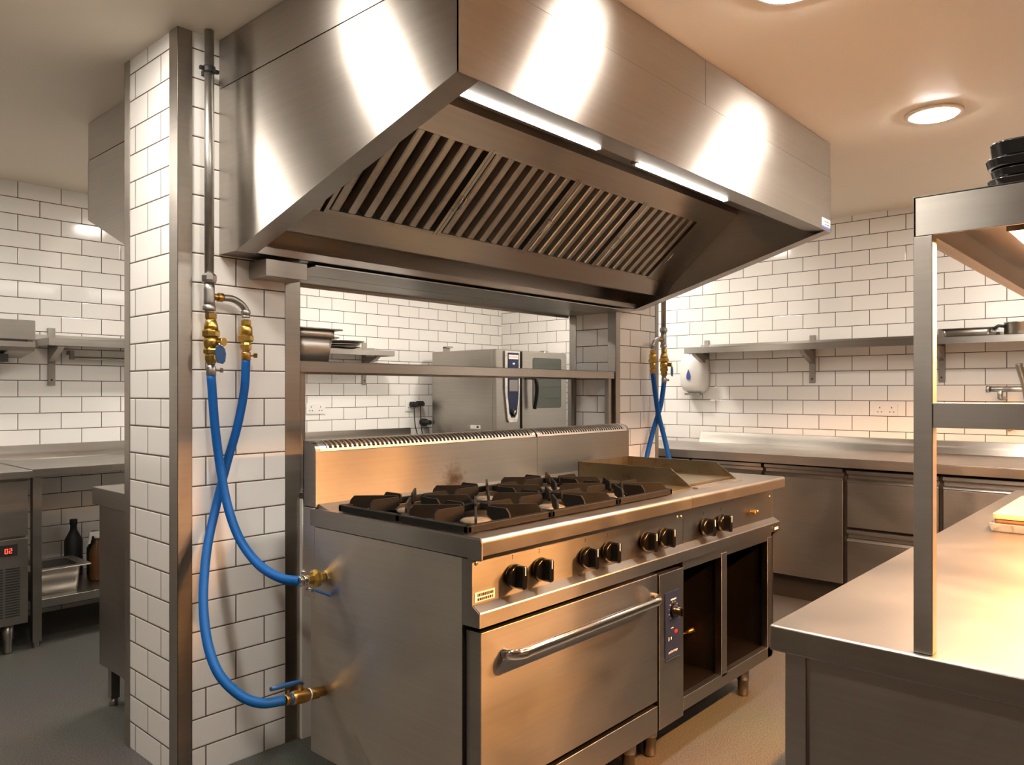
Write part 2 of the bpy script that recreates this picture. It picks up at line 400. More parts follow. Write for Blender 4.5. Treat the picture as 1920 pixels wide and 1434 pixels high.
# ================================================================== EXTRACTION HOODS
def hood_shell(X0, X1, YF_, YWl, sgn, name, label, group=None, visible_inside=True):
    """sgn=-1: the canopy comes towards -Y from the wall face YWl; +1: towards +Y"""
    D = abs(YF_-YWl)
    zf, zr, zs = 2.149, 1.836, 2.426
    kk = .118                                   # flat part next to the wall
    yy = lambda d: YWl + sgn*d                  # distance from the wall
    h = thing(name, ((X0+X1)/2, yy(D/2), zr), label, 'extractor hood', group)
    for xa, xb in ((X0, X0+.003), (X1-.003, X1)):
        q = MB().prism([(yy(.001), zr), (yy(kk), zr), (yy(D), zf), (yy(D), zs-.002), (yy(.001), zs-.002)], xa, xb)
        q.build('side_panel', M_hood, h)
        q = MB().box(xa, xb, min(yy(.001),yy(D-.004)), max(yy(.001),yy(D-.004)), zs+.002, CEIL-.002); q.build('side_fascia', M_hood, h)
    ya, yb = sorted((yy(D), yy(D-.003)))
    MB().box(X0, X1, ya, yb, zf, zs-.002).build('front_panel', M_hood, h)
    ya, yb = sorted((yy(D-.004), yy(D-.007)))
    xs = X0 + (X1-X0)*.498
    MB().box(X0, xs-.0015, ya, yb, zs+.002, CEIL-.002).build('front_fascia', M_hood, h)
    MB().box(xs+.0015, X1, ya, yb, zs+.002, CEIL-.002).build('front_fascia', M_hood, h)
    # folded-in lips along the bottom edge
    lw = .078
    slope = (zf-zr)/(D-kk)
    l = MB()
    y1, y0 = yy(D-.001), yy(D-.081)
    l.box(X0+.001, X1-.001, min(y0,y1), max(y0,y1), zf, zf+.003)
    l.box(X0+lw, X1-lw, *sorted((y0, yy(D-.084))), zf, zf+.022)
    l.build('front_lip', M_hood, h)
    for xa, xb in ((X0+.001, X0+lw), (X1-lw, X1-.001)):
        l = MB()
        l.prism([(yy(kk), zr), (yy(D-.081), zf-slope*.081), (yy(D-.081), zf-slope*.081+.003), (yy(kk), zr+.003)], xa, xb)
        l.prism([(yy(D-.081), zf-slope*.081), (yy(D-.001), zf-.001), (yy(D-.001), zf+.002), (yy(D-.081), zf-slope*.081+.003)], xa, xb)
        l.box(xa, xb, *sorted((yy(.001), yy(kk))), zr, zr+.003)
        l.build('side_lip', M_hood, h)
    # rear lip and rear inner panel
    l = MB().box(X0+lw, X1-lw, *sorted((yy(.075), yy(.118))), zr, zr+.003).box(X0+lw, X1-lw, *sorted((yy(.115), yy(.118))), zr, zr+.03)
    l.box(X0+lw, X1-lw, *sorted((yy(.001), yy(.075))), zr, zr+.003)
    l.build('rear_lip', M_hood, h)
    MB().box(X0+.004, X1-.004, *sorted((yy(.02), yy(.023))), zr+.004, 2.3).build('rear_panel', M_hood, h)
    # light trough panel behind the front lip
    MB().prism([(yy(D-.084), zf+.006), (yy(D-.09), zf+.02), (yy(D-.44), zf+.168), (yy(D-.44), zf+.175), (yy(D-.084), zf+.03)], X0+.004, X1-.004).build('inner_front_panel', M_hood, h)
    # filter frame: upper trim, grease trough, end plates
    P1, P2, P3, P4 = (yy(.726), 2.316), (yy(.648), 2.247), (yy(.327), 1.976), (yy(.259), 1.905)
    MB().prism([P1, P2, (P2[0], P2[1]+.03), (P1[0], P1[1]+.03)], X0+.004, X1-.004).build('upper_trim', M_hood, h)
    ty = P4[0]
    MB().prism([P3, P4, (yy(.15), 1.925), (yy(.15), 1.93), (P4[0], P4[1]+.01), (yy(.30), 1.976)], X0+.004, X1-.004).build('grease_trough', M_hood, h)
    MB().prism([(P2[0], P2[1]+.001), (P3[0], P3[1]+.001), (P3[0], P3[1]+.08), (P2[0], P2[1]+.08)], X0+.004, X0+.2).build('blanking_plate', M_hood, h)
    MB().prism([(P2[0], P2[1]+.001), (P3[0], P3[1]+.001), (P3[0], P3[1]+.08), (P2[0], P2[1]+.08)], X0+.2+4*.53, X1-.004).build('blanking_plate', M_hood, h)
    MB().prism([(P2[0], P2[1]+.1), (P3[0], P3[1]+.1), (P3[0], P3[1]+.104), (P2[0], P2[1]+.104)], X0+.2, X0+.2+4*.53).build('plenum_plate', M_black, h)
    # strip lights in the trough panel
    for a, b in ((X0+.1, X0+.735), (X0+.975, X0+1.65)):
        st = MB().box(a-.02, b+.02, *sorted((yy(D-.083), yy(D-.112))), zf-.001, zf+.012).build('light_housing', M_hood, h)
        MB().box(a, b, *sorted((yy(D-.086), yy(D-.104))), zf-.003, zf-.0012).build('light_strip', M_strip, st)
    return h, P2, P3
hood, P2, P3 = hood_shell(1.327, 3.94, 1.375, YW, -1, 'extractor_hood', 'large brushed steel extraction canopy over the cooking range')
# stickers on the canopy
st = MB().box(3.816, 3.926, 1.3738, 1.3748, 2.160, 2.207).build('sticker', M_label, hood)
q = MB().box(3.817, 3.925, 1.3732, 1.3738, 2.160, 2.169)
q.build('sticker_band', M_blueink, st)
q = MB()
for k in range(9): q.box(3.846+k*.0085, 3.851+k*.0085, 1.3732, 1.3738, 2.188, 2.188+random.choice((.008,.012,.005)))
for k in range(8): q.box(3.85+k*.009, 3.856+k*.009, 1.3732, 1.3738, 2.174, 2.174+random.choice((.006,.009)))
q.build('sticker_print', M_ink, st)

# baffle filters: four, sloping down towards the wall
def make_filter(x0):
    W = .53
    A = Vector((0, P2[0], P2[1])); B = Vector((0, P3[0], P3[1]))
    d = (B-A); L = d.length; d.normalize(); nrm = Vector((0, d.z, -d.y))      # towards the room, below
    if nrm.z > 0: nrm = -nrm
    f = thing('baffle_filter', (x0+W/2, (A.y+B.y)/2, (A.z+B.z)/2), '', 'grease filter', 'baffle filters in the hood')
    def pt(x, s, o): return Vector((x, 0, 0)) + A + d*s + nrm*o
    def slab(m, xa, xb, s0, s1, o0, o1):
        v = [m.bm.verts.new(pt(x, s, o)) for o in (o0, o1) for x, s in ((xa,s0),(xb,s0),(xb,s1),(xa,s1))]
        for q in ((3,2,1,0),(4,5,6,7),(0,1,5,4),(1,2,6,5),(2,3,7,6),(3,0,4,7)): m.bm.faces.new([v[i] for i in q])
    fr = MB(); 
    slab(fr, x0+.001, x0+.016, 0, L, -.045, .002); slab(fr, x0+W-.016, x0+W-.001, 0, L, -.045, .002)
    slab(fr, x0+.016, x0+W-.016, 0, .012, -.045, .0); slab(fr, x0+.016, x0+W-.016, L-.014, L, -.045, .0)
    fr.build('frame', M_baf, f)
    bf = MB(); nb = 7; pitch = (W-.032)/nb
    for k in range(nb):                                                    # channels: front ridges with rounded lower end
        xa = x0+.016+k*pitch+.006; xb = xa+pitch*.64
        prof = [(xa, -.036), (xa+.006, -.003), (xa+.012, 0.), (xb-.012, 0.), (xb-.006, -.003), (xb, -.036), (xb-.002, -.036), (xb-.012, -.004), (xa+.012, -.004), (xa+.002, -.036)]
        va = [bf.bm.verts.new(pt(x, .013, o)) for x, o in prof]; vb = [bf.bm.verts.new(pt(x, L-.016, o)) for x, o in prof]
        n = len(prof); bf.bm.faces.new(va); bf.bm.faces.new(vb[::-1])
        for i in range(n): bf.bm.faces.new((va[i], va[(i+1)%n], vb[(i+1)%n], vb[i]))
    bf.build('baffles', M_baf, f)
    for xx in (x0+.009, x0+W-.009):
        hd = MB().tube([pt(xx, L*.52, .001), pt(xx, L*.52, .016), pt(xx, L*.52+.014, .02), pt(xx, L*.68-.014, .02), pt(xx, L*.68, .016), pt(xx, L*.68, .001)], .0028, 8)
        hd.build('handle', M_chrome, f)
    return f
labs = ['leftmost of the four sloping baffle filters inside the canopy',
        'baffle filter second from the left inside the canopy',
        'baffle filter third from the left inside the canopy',
        'rightmost baffle filter inside the canopy with orange lit ridges']
f0 = make_filter(1.54); f0['label'] = labs[0]; kids_of(f0)
for k in range(1, 4):
    c = copy_tree(f0); c.location.x += .53*k; c['label'] = labs[k]

# hood on the far side of the partition (its mirror image)
hood_shell(1.327, 3.94, 3.86, YC-.09, 1, 'extractor_hood', 'second steel canopy hanging behind the tiled pillar, at the left')

# boxed steel duct end at the top left of the pass
d_ = MB().box(1.441, 1.611, 2.478, 2.598, 1.762, 1.824)
tag(d_.build('duct_box', M_steel, bevel=.002), 'short rectangular steel box under the hood at the top of the pass post', 'metal box')

# ================================================================== GAS PIPES AND HOSES
def gas_riser(px, py, br, label):
    """vertical pipe with tee, union, clip and bend; br = X offset of the branch"""
    g = thing('gas_pipe', (px, py, 1.62), label, 'pipe')
    MB().lathe([(.016,1.75),(.016,CEIL-.002)], (px,py,0)).build('pipe', M_galv, g)
    cl = MB().lathe([(.019,2.452),(.021,2.455),(.021,2.472),(.019,2.475)], (px,py,0)).box(px-.005, px+.005, py, YW-.001, 2.455, 2.472).box(px-.034, px+.034, py-.006, py+.006, 2.458, 2.469)
    cl.build('pipe_clip', M_black, g)
    un = MB().lathe([(.017,1.722),(.024,1.726),(.026,1.734),(.026,1.748),(.022,1.752),(.018,1.756)], (px,py,0), seg=8, smooth=False)
    un.build('union_nut', M_galv, g)
    MB().lathe([(.018,1.64),(.0185,1.66),(.0185,1.70),(.018,1.722)], (px,py,0)).lathe([(.021,1.628),(.022,1.632),(.022,1.644),(.018,1.648)], (px,py,0)).lathe([(.015,1.618),(.015,1.63)], (px,py,0)).build('tee', M_galv, g)
    s = 1 if br > 0 else -1; w_ = abs(br)
    n_ = MB().tube([(px+s*.012,py,1.677),(px+s*.04,py,1.677)], .0125, 6).tube([(px+s*.03,py,1.677),(px+s*.05,py,1.677)], .016, 6)
    n_.build('hex_nut', M_copper, g)
    a = spline([(px+s*.045,py,1.677),(px+s*.085*w_/.137,py,1.676),(px+s*.118*w_/.137,py,1.661),(px+br,py,1.637),(px+br,py,1.618)], 6)
    MB().tube(a, .0125, 14).lathe([(.0145,1.623),(.016,1.628),(.016,1.636),(.0145,1.64)], (px+br,py,0)).lathe([(.0145,1.612),(.015,1.62)], (px+br,py,0)).build('bend', M_galv, g)
    return g
def big_valve(px, py, s, label):
    v = thing('gas_valve', (px, py, 1.43), label, 'valve')
    Z = lambda p: 1.624-.00186*(p-585)
    MB().lathe([(.016,Z(586)),(.0195,Z(588)),(.0195,Z(597)),(.0165,Z(600))], (px,py,0), seg=6, smooth=False).lathe([(.0165,Z(599)),(.020,Z(605)),(.0235,Z(611)),(.0245,Z(620))], (px,py,0)).lathe([(.0295,Z(620)),(.031,Z(622)),(.031,Z(630)),(.027,Z(632))], (px,py,0), seg=8, smooth=False)\
      .lathe([(.022,Z(631)),(.0255,Z(640)),(.0245,Z(648)),(.021,Z(654))], (px,py,0)).lathe([(.024,Z(654)),(.0255,Z(656)),(.0255,Z(662)),(.022,Z(664))], (px,py,0), seg=6, smooth=False).lathe([(.018,Z(664)),(.0215,Z(667)),(.0215,Z(674)),(.017,Z(681))], (px,py,0), seg=8, smooth=False)\
      .build('valve_body', M_brass, v)
    MB().lathe([(.013,0),(.013,.03),(.0155,.03),(.0155,.036)], (px+s*.012, py-.008, Z(640)), axis=(s*.45,-1,-.1)).build('valve_stem', M_brass, v)
    hx = px+s*.008; hy = py-.05
    pr = [(a*1.15, b*1.08) for a, b in ((-.017,.0),(-.0195,-.018),(-.017,-.036),(-.011,-.05),(.008,-.053),(.0165,-.045),(.0195,-.02),(.015,-.004),(.006,.0055),(-.008,.007))]
    m_ = MB()
    A=[m_.bm.verts.new((hx+a, hy+a*.25*s, Z(652)+b)) for a,b in pr]; B=[m_.bm.verts.new((hx+a, hy-.005+a*.25*s, Z(652)+b)) for a,b in pr]; n=len(pr)
    m_.bm.faces.new(A); m_.bm.faces.new(B[::-1])
    for i in range(n): m_.bm.faces.new((A[i],A[(i+1)%n],B[(i+1)%n],B[i]))
    hd = m_.build('lever', M_bluepl, v, bevel=.0015)
    MB().tube([(hx-.003,hy-.002,Z(652)-.006),(hx-.006,hy-.006,Z(652)+.012),(px+s*.022,py-.036,Z(645))], .0035, 8).tube([(hx+.006,hy-.002,Z(652)-.006),(hx+.003,hy-.006,Z(652)+.01)], .003, 8).build('lever_arm', M_chrome, hd)
    MB().lathe([(.0135,Z(681)),(.0135,Z(684))], (px,py,0)).lathe([(.012,Z(684)),(.0165,Z(689)),(.0165,Z(703)),(.0155,Z(704))], (px,py,0)).tube([(px+s*.012,py-.004,Z(694)),(px+s*.032,py-.006,Z(694))], .004, 8).lathe([(.0085,0),(.0085,.01)], (px+s*.03,py-.006,Z(694)), axis=(s,-.4,0), seg=6, smooth=False).build('hose_clamp', M_galv, v)
    return v
def small_valve(px, py, s, label):
    v = thing('check_valve', (px, py, 1.46), label, 'valve')
    Z = lambda p: 1.606-.00198*(p-600)
    MB().lathe([(.014,Z(600)),(.0185,Z(602)),(.0185,Z(609)),(.0145,Z(611))], (px,py,0), seg=8, smooth=False).lathe([(.0175,Z(611)),(.0225,Z(614)),(.0225,Z(628)),(.02,Z(629))], (px,py,0), seg=16)\
      .lathe([(.0255,Z(629)),(.0275,Z(630)),(.0275,Z(638)),(.024,Z(640))], (px,py,0), seg=8, smooth=False).lathe([(.0175,Z(640)),(.019,Z(644)),(.0205,Z(646)),(.0205,Z(653)),(.016,Z(656))], (px,py,0), seg=8, smooth=False).build('valve_body', M_brass, v)
    MB().lathe([(.0125,Z(656)),(.0125,Z(659))], (px,py,0)).lathe([(.0155,Z(659)),(.0165,Z(661)),(.0165,Z(673)),(.0155,Z(674))], (px,py,0)).lathe([(.0085,0),(.0085,.012)], (px+s*.027,py-.006,Z(665)), axis=(s,-.4,0), seg=6, smooth=False).tube([(px+s*.014,py-.004,Z(665)),(px+s*.028,py-.006,Z(665))], .0035, 8).build('hose_clamp', M_copper, v)
    return v
gas_riser(1.2655, 2.55, .137, 'vertical grey gas pipe with side bend on the tiles left of the hood')
big_valve(1.272, 2.55, 1, 'stepped brass valve with blue lever on the left gas pipe')
small_valve(1.403, 2.55, 1, 'brass check valve under the curved bend, left of the pass')
gas_riser(4.262, 2.53, -.128, 'vertical grey gas pipe at the far right end of the hood')
big_valve(4.268, 2.53, 1, 'stepped brass valve with blue lever on the right hand gas pipe')
small_valve(4.134, 2.53, -1, 'small brass check valve on the right hand gas pipe bend')
HR = .0152
hA = [(1.272,2.55,1.404),(1.284,2.545,1.224),(1.297,2.53,1.075),(1.303,2.49,.948),(1.31,2.42,.843),(1.316,2.31,.775),(1.323,2.19,.749),(1.352,2.122,.744)]
tag(MB().tube(spline(hA,10), HR, 16).build('gas_hose', M_blue), 'blue hose from the levered left valve to the upper tap of the range', 'hose')
hB = [(1.403,2.55,1.461),(1.398,2.552,1.355),(1.375,2.56,1.221),(1.34,2.57,1.089),(1.295,2.56,.943),(1.233,2.5,.811),(1.181,2.42,.673),(1.154,2.34,.557),(1.152,2.26,.472),(1.18,2.18,.417),(1.217,2.12,.398),(1.283,2.10,.392)]
tag(MB().tube(spline(hB,10), HR, 16).build('gas_hose', M_blue), 'blue hose looping lowest on the left, into the bottom range tap', 'hose')
tag(MB().tube(spline([(4.134,2.53,1.461),(4.165,2.53,1.327),(4.18,2.515,1.193),(4.204,2.49,1.058),(4.214,2.46,.919),(4.2,2.42,.8),(4.0,2.38,.62),(3.5,2.36,.56),(3.31,2.33,.56)],8), HR, 14).build('gas_hose', M_blue), 'blue hose on the right that starts under the small check valve', 'hose')
tag(MB().tube(spline([(4.268,2.53,1.405),(4.235,2.535,1.259),(4.158,2.545,1.093),(4.073,2.54,.925),(3.95,2.5,.7),(3.6,2.44,.45),(3.31,2.35,.40)],8), HR, 14).build('gas_hose', M_blue), 'blue hose on the right that starts under the levered valve', 'hose')
# taps on the side of the range
v = thing('gas_tap', (1.40, 2.115, .70), 'brass tap with steel clamp at the upper hose end on the range side', 'tap')
ax = Vector((-1, .03, .02))
MB().lathe([(.019,0),(.019,.02),(.0295,.02),(.0305,.024),(.0305,.034),(.022,.04)], (1.436,2.117,.743), axis=ax, seg=8, smooth=False).lathe([(.0165,.038),(.0165,.058),(.012,.062)], (1.436,2.117,.743), axis=ax, seg=8, smooth=False).build('tap_body', M_brass, v)
MB().lathe([(.0165,0),(.0175,.003),(.0175,.01),(.0165,.013)], (1.374,2.12,.744), axis=ax).lathe([(.0165,0),(.0175,.003),(.0175,.008),(.0165,.011)], (1.357,2.12,.744), axis=ax).lathe([(.012,-.02),(.013,.03)], (1.374,2.12,.744), axis=ax).tube([(1.365,2.10,.722),(1.385,2.098,.712)], .006, 8).lathe([(.007,0),(.007,.012)], (1.352,2.105,.77), axis=(.2,-.3,1)).build('hose_clamp', M_chrome, v)
MB().bar((1.385,2.09,.715), (1.432,2.07,.692), .02, .006).build('lever', M_bluepl, v, bevel=.002)
v = thing('gas_tap', (1.36, 2.11, .35), 'long brass tap with blue lever at the lower hose end on the range side', 'tap')
c0 = Vector((1.436,2.117,.372)); c1 = Vector((1.292,2.10,.391)); ax = (c1-c0)
L_ = ax.length
MB().lathe([(.016,0),(.016,.022),(.019,.024),(.019,.055),(.0165,.06),(.0165,.064),(.0205,.066),(.022,.075),(.022,.115),(.019,.128),(.014,.132)], c0, axis=ax, seg=20).build('tap_body', M_copper, v)
MB().lathe([(.0175,.058),(.0195,.06),(.0195,.063),(.0175,.065)], c0, axis=ax).build('seal_tape', M_white, v)
MB().lathe([(.0155,.128),(.0185,.130),(.0185,.137),(.0155,.139)], c0, axis=ax).build('collar', M_bluepl, v)
MB().lathe([(.0145,.138),(.016,.141),(.016,.152),(.0145,.155)], c0, axis=ax).tube([(1.292,2.095,.405),(1.290,2.088,.424)], .004, 8).build('hose_clamp', M_copper, v)
MB().lathe([(.008,0),(.006,.03)], (1.345,2.105,.402), axis='Z').build('valve_stem', M_copper, v)
MB().tube([(1.350,2.10,.424),(1.335,2.098,.434),(1.315,2.096,.437),(1.262,2.09,.443),(1.228,2.085,.446)], .005, 10, rs=[.004,.006,.0075,.008,.0065]).build('lever', M_bluepl, v)
MB().lathe([(.009,0),(.009,.008)], (1.345,2.103,.436), axis='Z', seg=6, smooth=False).build('lever_nut', M_chrome, v)

# ================================================================== COOKING RANGE
X0, X1 = 1.437, 3.40
XJ = 2.555                                      # joint between burner unit and griddle unit
rg = thing('cooking_range', (2.4, 1.8, 0), 'long stainless steel gas range with six burners, oven, griddle and open base', 'cooker')
# carcass sides
MB().prism([(1.473,.155),(2.19,.155),(2.19,.9),(1.473,.9)], X0, X0+.004).build('side_panel', M_side, rg, bevel=.0008)
MB().prism([(1.434,.9),(1.472,.9),(1.472,.72),(1.406,.721),(1.406,.757),(1.434,.775)], X0+.0005, X0+.004).build('side_cheek', M_range, rg)
MB().prism([(1.434,.9),(2.19,.9),(2.19,.16),(1.43,.16),(1.43,.70),(1.406,.721),(1.406,.757),(1.434,.775)], 3.36, 3.364).build('side_panel', M_side, rg)
MB().box(X0+.004, 3.36, 2.186, 2.19, .16, .9).build('rear_panel', M_side, rg)
MB().box(X0+.005, 2.51, 1.474, 2.185, .2, .716).build('oven_carcass', M_black, rg)
MB().box(X0+.01, 2.51, 1.474, 2.18, .155, .2).build('base_pan', M_black, rg)
# hob top: two units, bullnose front, raised tray
def hobtop(xa, xb, cx0, cx1, cy0, cy1):
    m = MB()
    n = 5; arc = [(1.395+.012-.012*math.sin(a), .96-.012+.012*math.cos(a)) for a in [k*PI/2/n for k in range(n+1)]]
    prof = arc[:] + [(1.395,.914),(1.403,.911),(1.403,.944)]
    m.prism([(cy0,.96)] + prof + [(1.434,.944),(cy0,.944)], xa, xb)
    m.box(xa, xb, cy1, 2.185, .944, .96)
    m.box(xa, cx0, cy0, cy1, .944, .96).box(cx1, xb, cy0, cy1, .944, .96)
    return m
m_ = hobtop(X0, XJ-.001, 1.458, 2.516, 1.475, 2.035)
hb = m_.build('hob_top', M_top, rg)
MB().prism([(1.4,.955),(2.19,.955),(2.19,.903),(1.45,.903),(1.445,.9),(1.395+.004,.9),(1.395,.905),(1.395,.947),(1.399,.953)], X0-.0025, X0+.0005).build('hob_side_apron', M_range, rg)
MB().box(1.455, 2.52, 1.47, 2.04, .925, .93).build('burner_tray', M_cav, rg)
m_ = hobtop(XJ+.001, 3.412, 2.60, 2.601, 1.48, 2.12)
m_.build('griddle_top', M_top, rg)
# panel with knobs
MB().box(X0+.004, XJ-.001, 1.434, 1.437, .772, .903).build('control_panel', M_range, rg)
MB().box(XJ+.001, 3.36, 1.434, 1.437, .772, .903).build('control_panel', M_range, rg)
m_ = MB()
for xa, xb in ((X0+.004, XJ-.0005), (XJ+.0005, 3.378)):
    m_.prism([(1.437,.775),(1.434,.777),(1.408,.7615),(1.406,.758),(1.406,.721),(1.409,.721),(1.409,.757),(1.437,.772)], xa, xb)
m_.build('guard_rail', M_range, rg)
def knob(x, z, r):
    k = MB().lathe([(r*.8,0),(r*.98,.003),(r,.008),(r*.96,.016),(r*.86,.021)], (x,1.4335,z), axis=(0,-1,0), seg=32).build('knob', M_blackpl, rg)
    g_ = MB().rbox(x-r*.30, x+r*.30, 1.4335-.048, 1.4335-.018, z-r*.95, z+r*.95, r*.22, 'Y', 4); 
    g_.build('knob_grip', M_blackpl, k, bevel=.003)
    MB().box(x-.0012, x+.0012, 1.4335-.0495, 1.4335-.046, z+r*.2, z+r*.9).build('pointer_mark', M_label, k)
    return k
KN = [(1.598,.829),(1.715,.828),(1.941,.826),(2.063,.825),(2.289,.825),(2.411,.823),(2.718,.819),(2.859,.817)]
for x, z in KN: knob(x, z, .0345)
m_ = MB()
for x, z in KN: m_.box(x-.001, x+.001, 1.4335, 1.4342, z+.046, z+.052).lathe([(.0022,0),(.0022,.0006)], (x,1.434,z+.056), axis=(0,-1,0), seg=10)
m_.build('dial_marks', M_ink, rg)
m_ = MB()
for x, z in ((1.453,.888),(2.514,.882),(2.542,.88),(3.335,.874)): m_.lathe([(.006,0),(.006,.002),(.003,.0035)], (x,1.434,z), axis=(0,-1,0), seg=12)
m_.build('panel_screws', M_galv, rg)
MB().lathe([(.006,0),(.006,.02),(.009,.02),(.009,.026)], (3.14,1.434,.826), axis=(0,-1,0), seg=12).lathe([(.006,0),(.0075,.014),(.004,.02)], (3.175,1.434,.826), axis=(0,-1,0), seg=12).box(3.125,3.185,1.431,1.434,.82,.832).build('pilot_button', M_brass, rg)
# sticker with two lines of print
sk = MB().box(1.447,1.524,1.4325,1.4338,.783,.809).build('sticker', M_label, rg)
m_ = MB()
x=1.456
while x < 1.518:
    wd=random.choice((.003,.0045,.006)); m_.box(x,x+wd,1.4318,1.4325,.797,.805); x+=wd+.0018
x=1.456
while x < 1.515:
    wd=random.choice((.0035,.005,.007)); m_.box(x,x+wd,1.4318,1.4325,.786,.793); x+=wd+.002
m_.build('sticker_print', M_ink, sk)
bd = MB().rbox(3.30,3.374,1.4035,1.4058,.724,.745,.004,'Y').build('maker_badge', M_chrome, rg)
MB().box(3.318,3.356,1.4028,1.4035,.729,.740).build('badge_print', M_label, bd)
# oven door
MB().box(1.447, 2.337, 1.411, 1.468, .258, .706).build('oven_door', M_range, rg, bevel=.003)
dr = [o for o in C.objects if o.name.startswith('oven_door')][-1]
def rail_path(xa, xb, z, y0, y1):
    return spline([(xa,y0,z),(xa+.003,y1+.02,z),(xa+.035,y1,z),(xa+.09,y1,z),((xa+xb)/2,y1,z),(xb-.09,y1,z),(xb-.035,y1,z),(xb-.003,y1+.02,z),(xb,y0,z)],6)
hp = rail_path(1.535, 2.30, .633, 1.411, 1.366)
hm = MB().tube(hp, .0125, 14)
for v_ in hm.bm.verts: v_.co.z = .633 + (v_.co.z-.633)*1.25
hm.build('door_handle', M_chrome, dr)
MB().box(1.447, 2.337, 1.411, 1.468, .150, .241).build('kick_drawer', M_range, rg, bevel=.002)
# narrow oven control column
MB().box(2.349, 2.519, 1.411, 1.47, .150, .698).build('control_column', M_range, rg, bevel=.002)
cc = [o for o in C.objects if o.name.startswith('control_column')][-1]
MB().box(2.386, 2.486, 1.409, 1.4108, .392, .626).build('navy_fascia', M_navy, cc)
nf = [o for o in C.objects if o.name.startswith('navy_fascia')][-1]
MB().lathe([(.024,0),(.022,.014),(.016,.016),(.014,.034)], (2.442,1.409,.556), axis=(0,-1,0), seg=24).box(2.438,2.446,1.369,1.39,.542,.570).build('thermostat_knob', M_blackpl, nf)
m_ = MB()
for k in range(9):
    a = math.radians(-50 + k*32); m_.lathe([(.0016,0),(.0016,.0006)], (2.442-.032*math.cos(a), 1.4088, .556+.032*math.sin(a)), axis=(0,-1,0), seg=8)
for k in range(5): m_.box(2.424+k*.008, 2.429+k*.008, 1.4082, 1.4088, .594, .599)
m_.box(2.425,2.442,1.4082,1.4088,.493,.4955).box(2.408,2.412,1.4082,1.4088,.452,.465).box(2.424,2.429,1.4082,1.4088,.454,.463)
for k in range(9): m_.bar((2.408+k*.0072,1.4085,.404+random.random()*.003),(2.413+k*.0072,1.4085,.411+random.random()*.004),.0008,.0014,up=(0,-1,0))
m_.build('fascia_print', M_label, nf)
MB().rbox(2.448,2.468,1.4068,1.409,.472,.483,.003,'Y').build('rocker_switch', M_red, nf)
MB().box(2.384, 2.488, 1.405, 1.411, .384, .390).build('fascia_lip', M_chrome, nf)
# open cupboard under the griddle
MB().box(2.823, 2.870, 1.411, 1.44, .205, .70).build('mullion', M_range, rg, bevel=.002)
MB().box(3.262, 3.31, 1.411, 1.44, .17, .70).build('mullion', M_range, rg, bevel=.002)
MB().box(2.52, 3.31, 1.411, 1.44, .166, .216).build('bottom_rail', M_range, rg, bevel=.002)
MB().box(2.52, 3.31, 1.415, 1.44, .686, .722).build('top_rail', M_range, rg)
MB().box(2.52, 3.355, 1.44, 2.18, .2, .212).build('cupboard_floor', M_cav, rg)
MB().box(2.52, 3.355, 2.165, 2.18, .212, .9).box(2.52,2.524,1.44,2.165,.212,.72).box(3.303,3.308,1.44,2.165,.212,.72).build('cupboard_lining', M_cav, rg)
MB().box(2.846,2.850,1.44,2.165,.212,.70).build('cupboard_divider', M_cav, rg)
m_ = MB()
for x in (2.842,3.299):
    for y in (1.45,1.50,1.55): m_.lathe([(.003,0),(.003,.002)], (x,y,.2125), seg=8)
m_.build('rivets', M_chrome, rg)
# feet
for i,(x,y) in enumerate(((1.56,1.53),(2.28,1.495),(2.445,1.51),(3.206,1.50),(1.56,2.1),(2.3,2.1),(3.2,2.1))):
    MB().lathe([(.027,.16),(.027,.075),(.026,.07),(.0235,.07),(.0235,.008),(.020,.0)], (x,y,0), seg=24).build('foot', M_range, rg)
# backguard with curved slotted top
XG = 3.30
def gprof(o=0.):
    n=6; a=[(2.161+.055-.055*math.cos(k*PI/2/n), 1.148+.034*math.sin(k*PI/2/n)) for k in range(n+1)]
    return a
g_=gprof()
m_ = MB().prism([(2.161,.965)]+g_[:1]+g_[1:]+[(2.235,1.182),(2.235,.85),(2.225,.85),(2.225,.965)], X0, X0+.018)
m_.prism([(2.161,.965)]+g_+[(2.235,1.182),(2.235,.85),(2.225,.85),(2.225,.965)], XG-.018, XG)
m_.box(X0+.018, XJ+.015, 2.161, 2.164, .962, 1.146).box(XJ+.017, XG-.018, 2.161, 2.164, .962, 1.146)
m_.box(X0, XG, 2.231, 2.235, .7, 1.18)
m_.build('backguard', M_guard, rg)
MB().box(X0-.001, X0+.02, 2.165, 2.235, .66, .962).build('backguard_foot', M_side, rg, bevel=.004)
m_ = MB()
sl = []
def slotted(m, xa, xb, n):
    """curved cap cut by n slots: bars between dark slots"""
    pitch = (xb-xa)/n
    gp = gprof()
    for k in range(n+1):
        c = xa+k*pitch; b_ = .0038 if 0<k<n else .012
        m.strip(gp[1:6], c-b_/1., c+b_/1., 'X', .0016)
    m.strip(gp[:2], xa-.012, xb+.012, 'X', .0016); m.strip(gp[5:]+[(2.234,1.182)], xa-.012, xb+.012, 'X', .0016)
slotted(m_, X0+.03, XJ-.006, 54); slotted(m_, XJ+.03, XG-.03, 36)
m_.build('slotted_cap', M_satin, rg)
MB().box(X0+.02, XG-.02, 2.185, 2.189, .97, 1.16).box(X0+.02, XG-.02, 2.189, 2.228, 1.10, 1.104).build('flue_baffle', M_black, rg)
# splash ledge in front of the backguard
MB().prism([(2.10,.96),(2.161,.975),(2.161,.96)], X0+.01, XG).build('rear_ledge', M_top, rg)
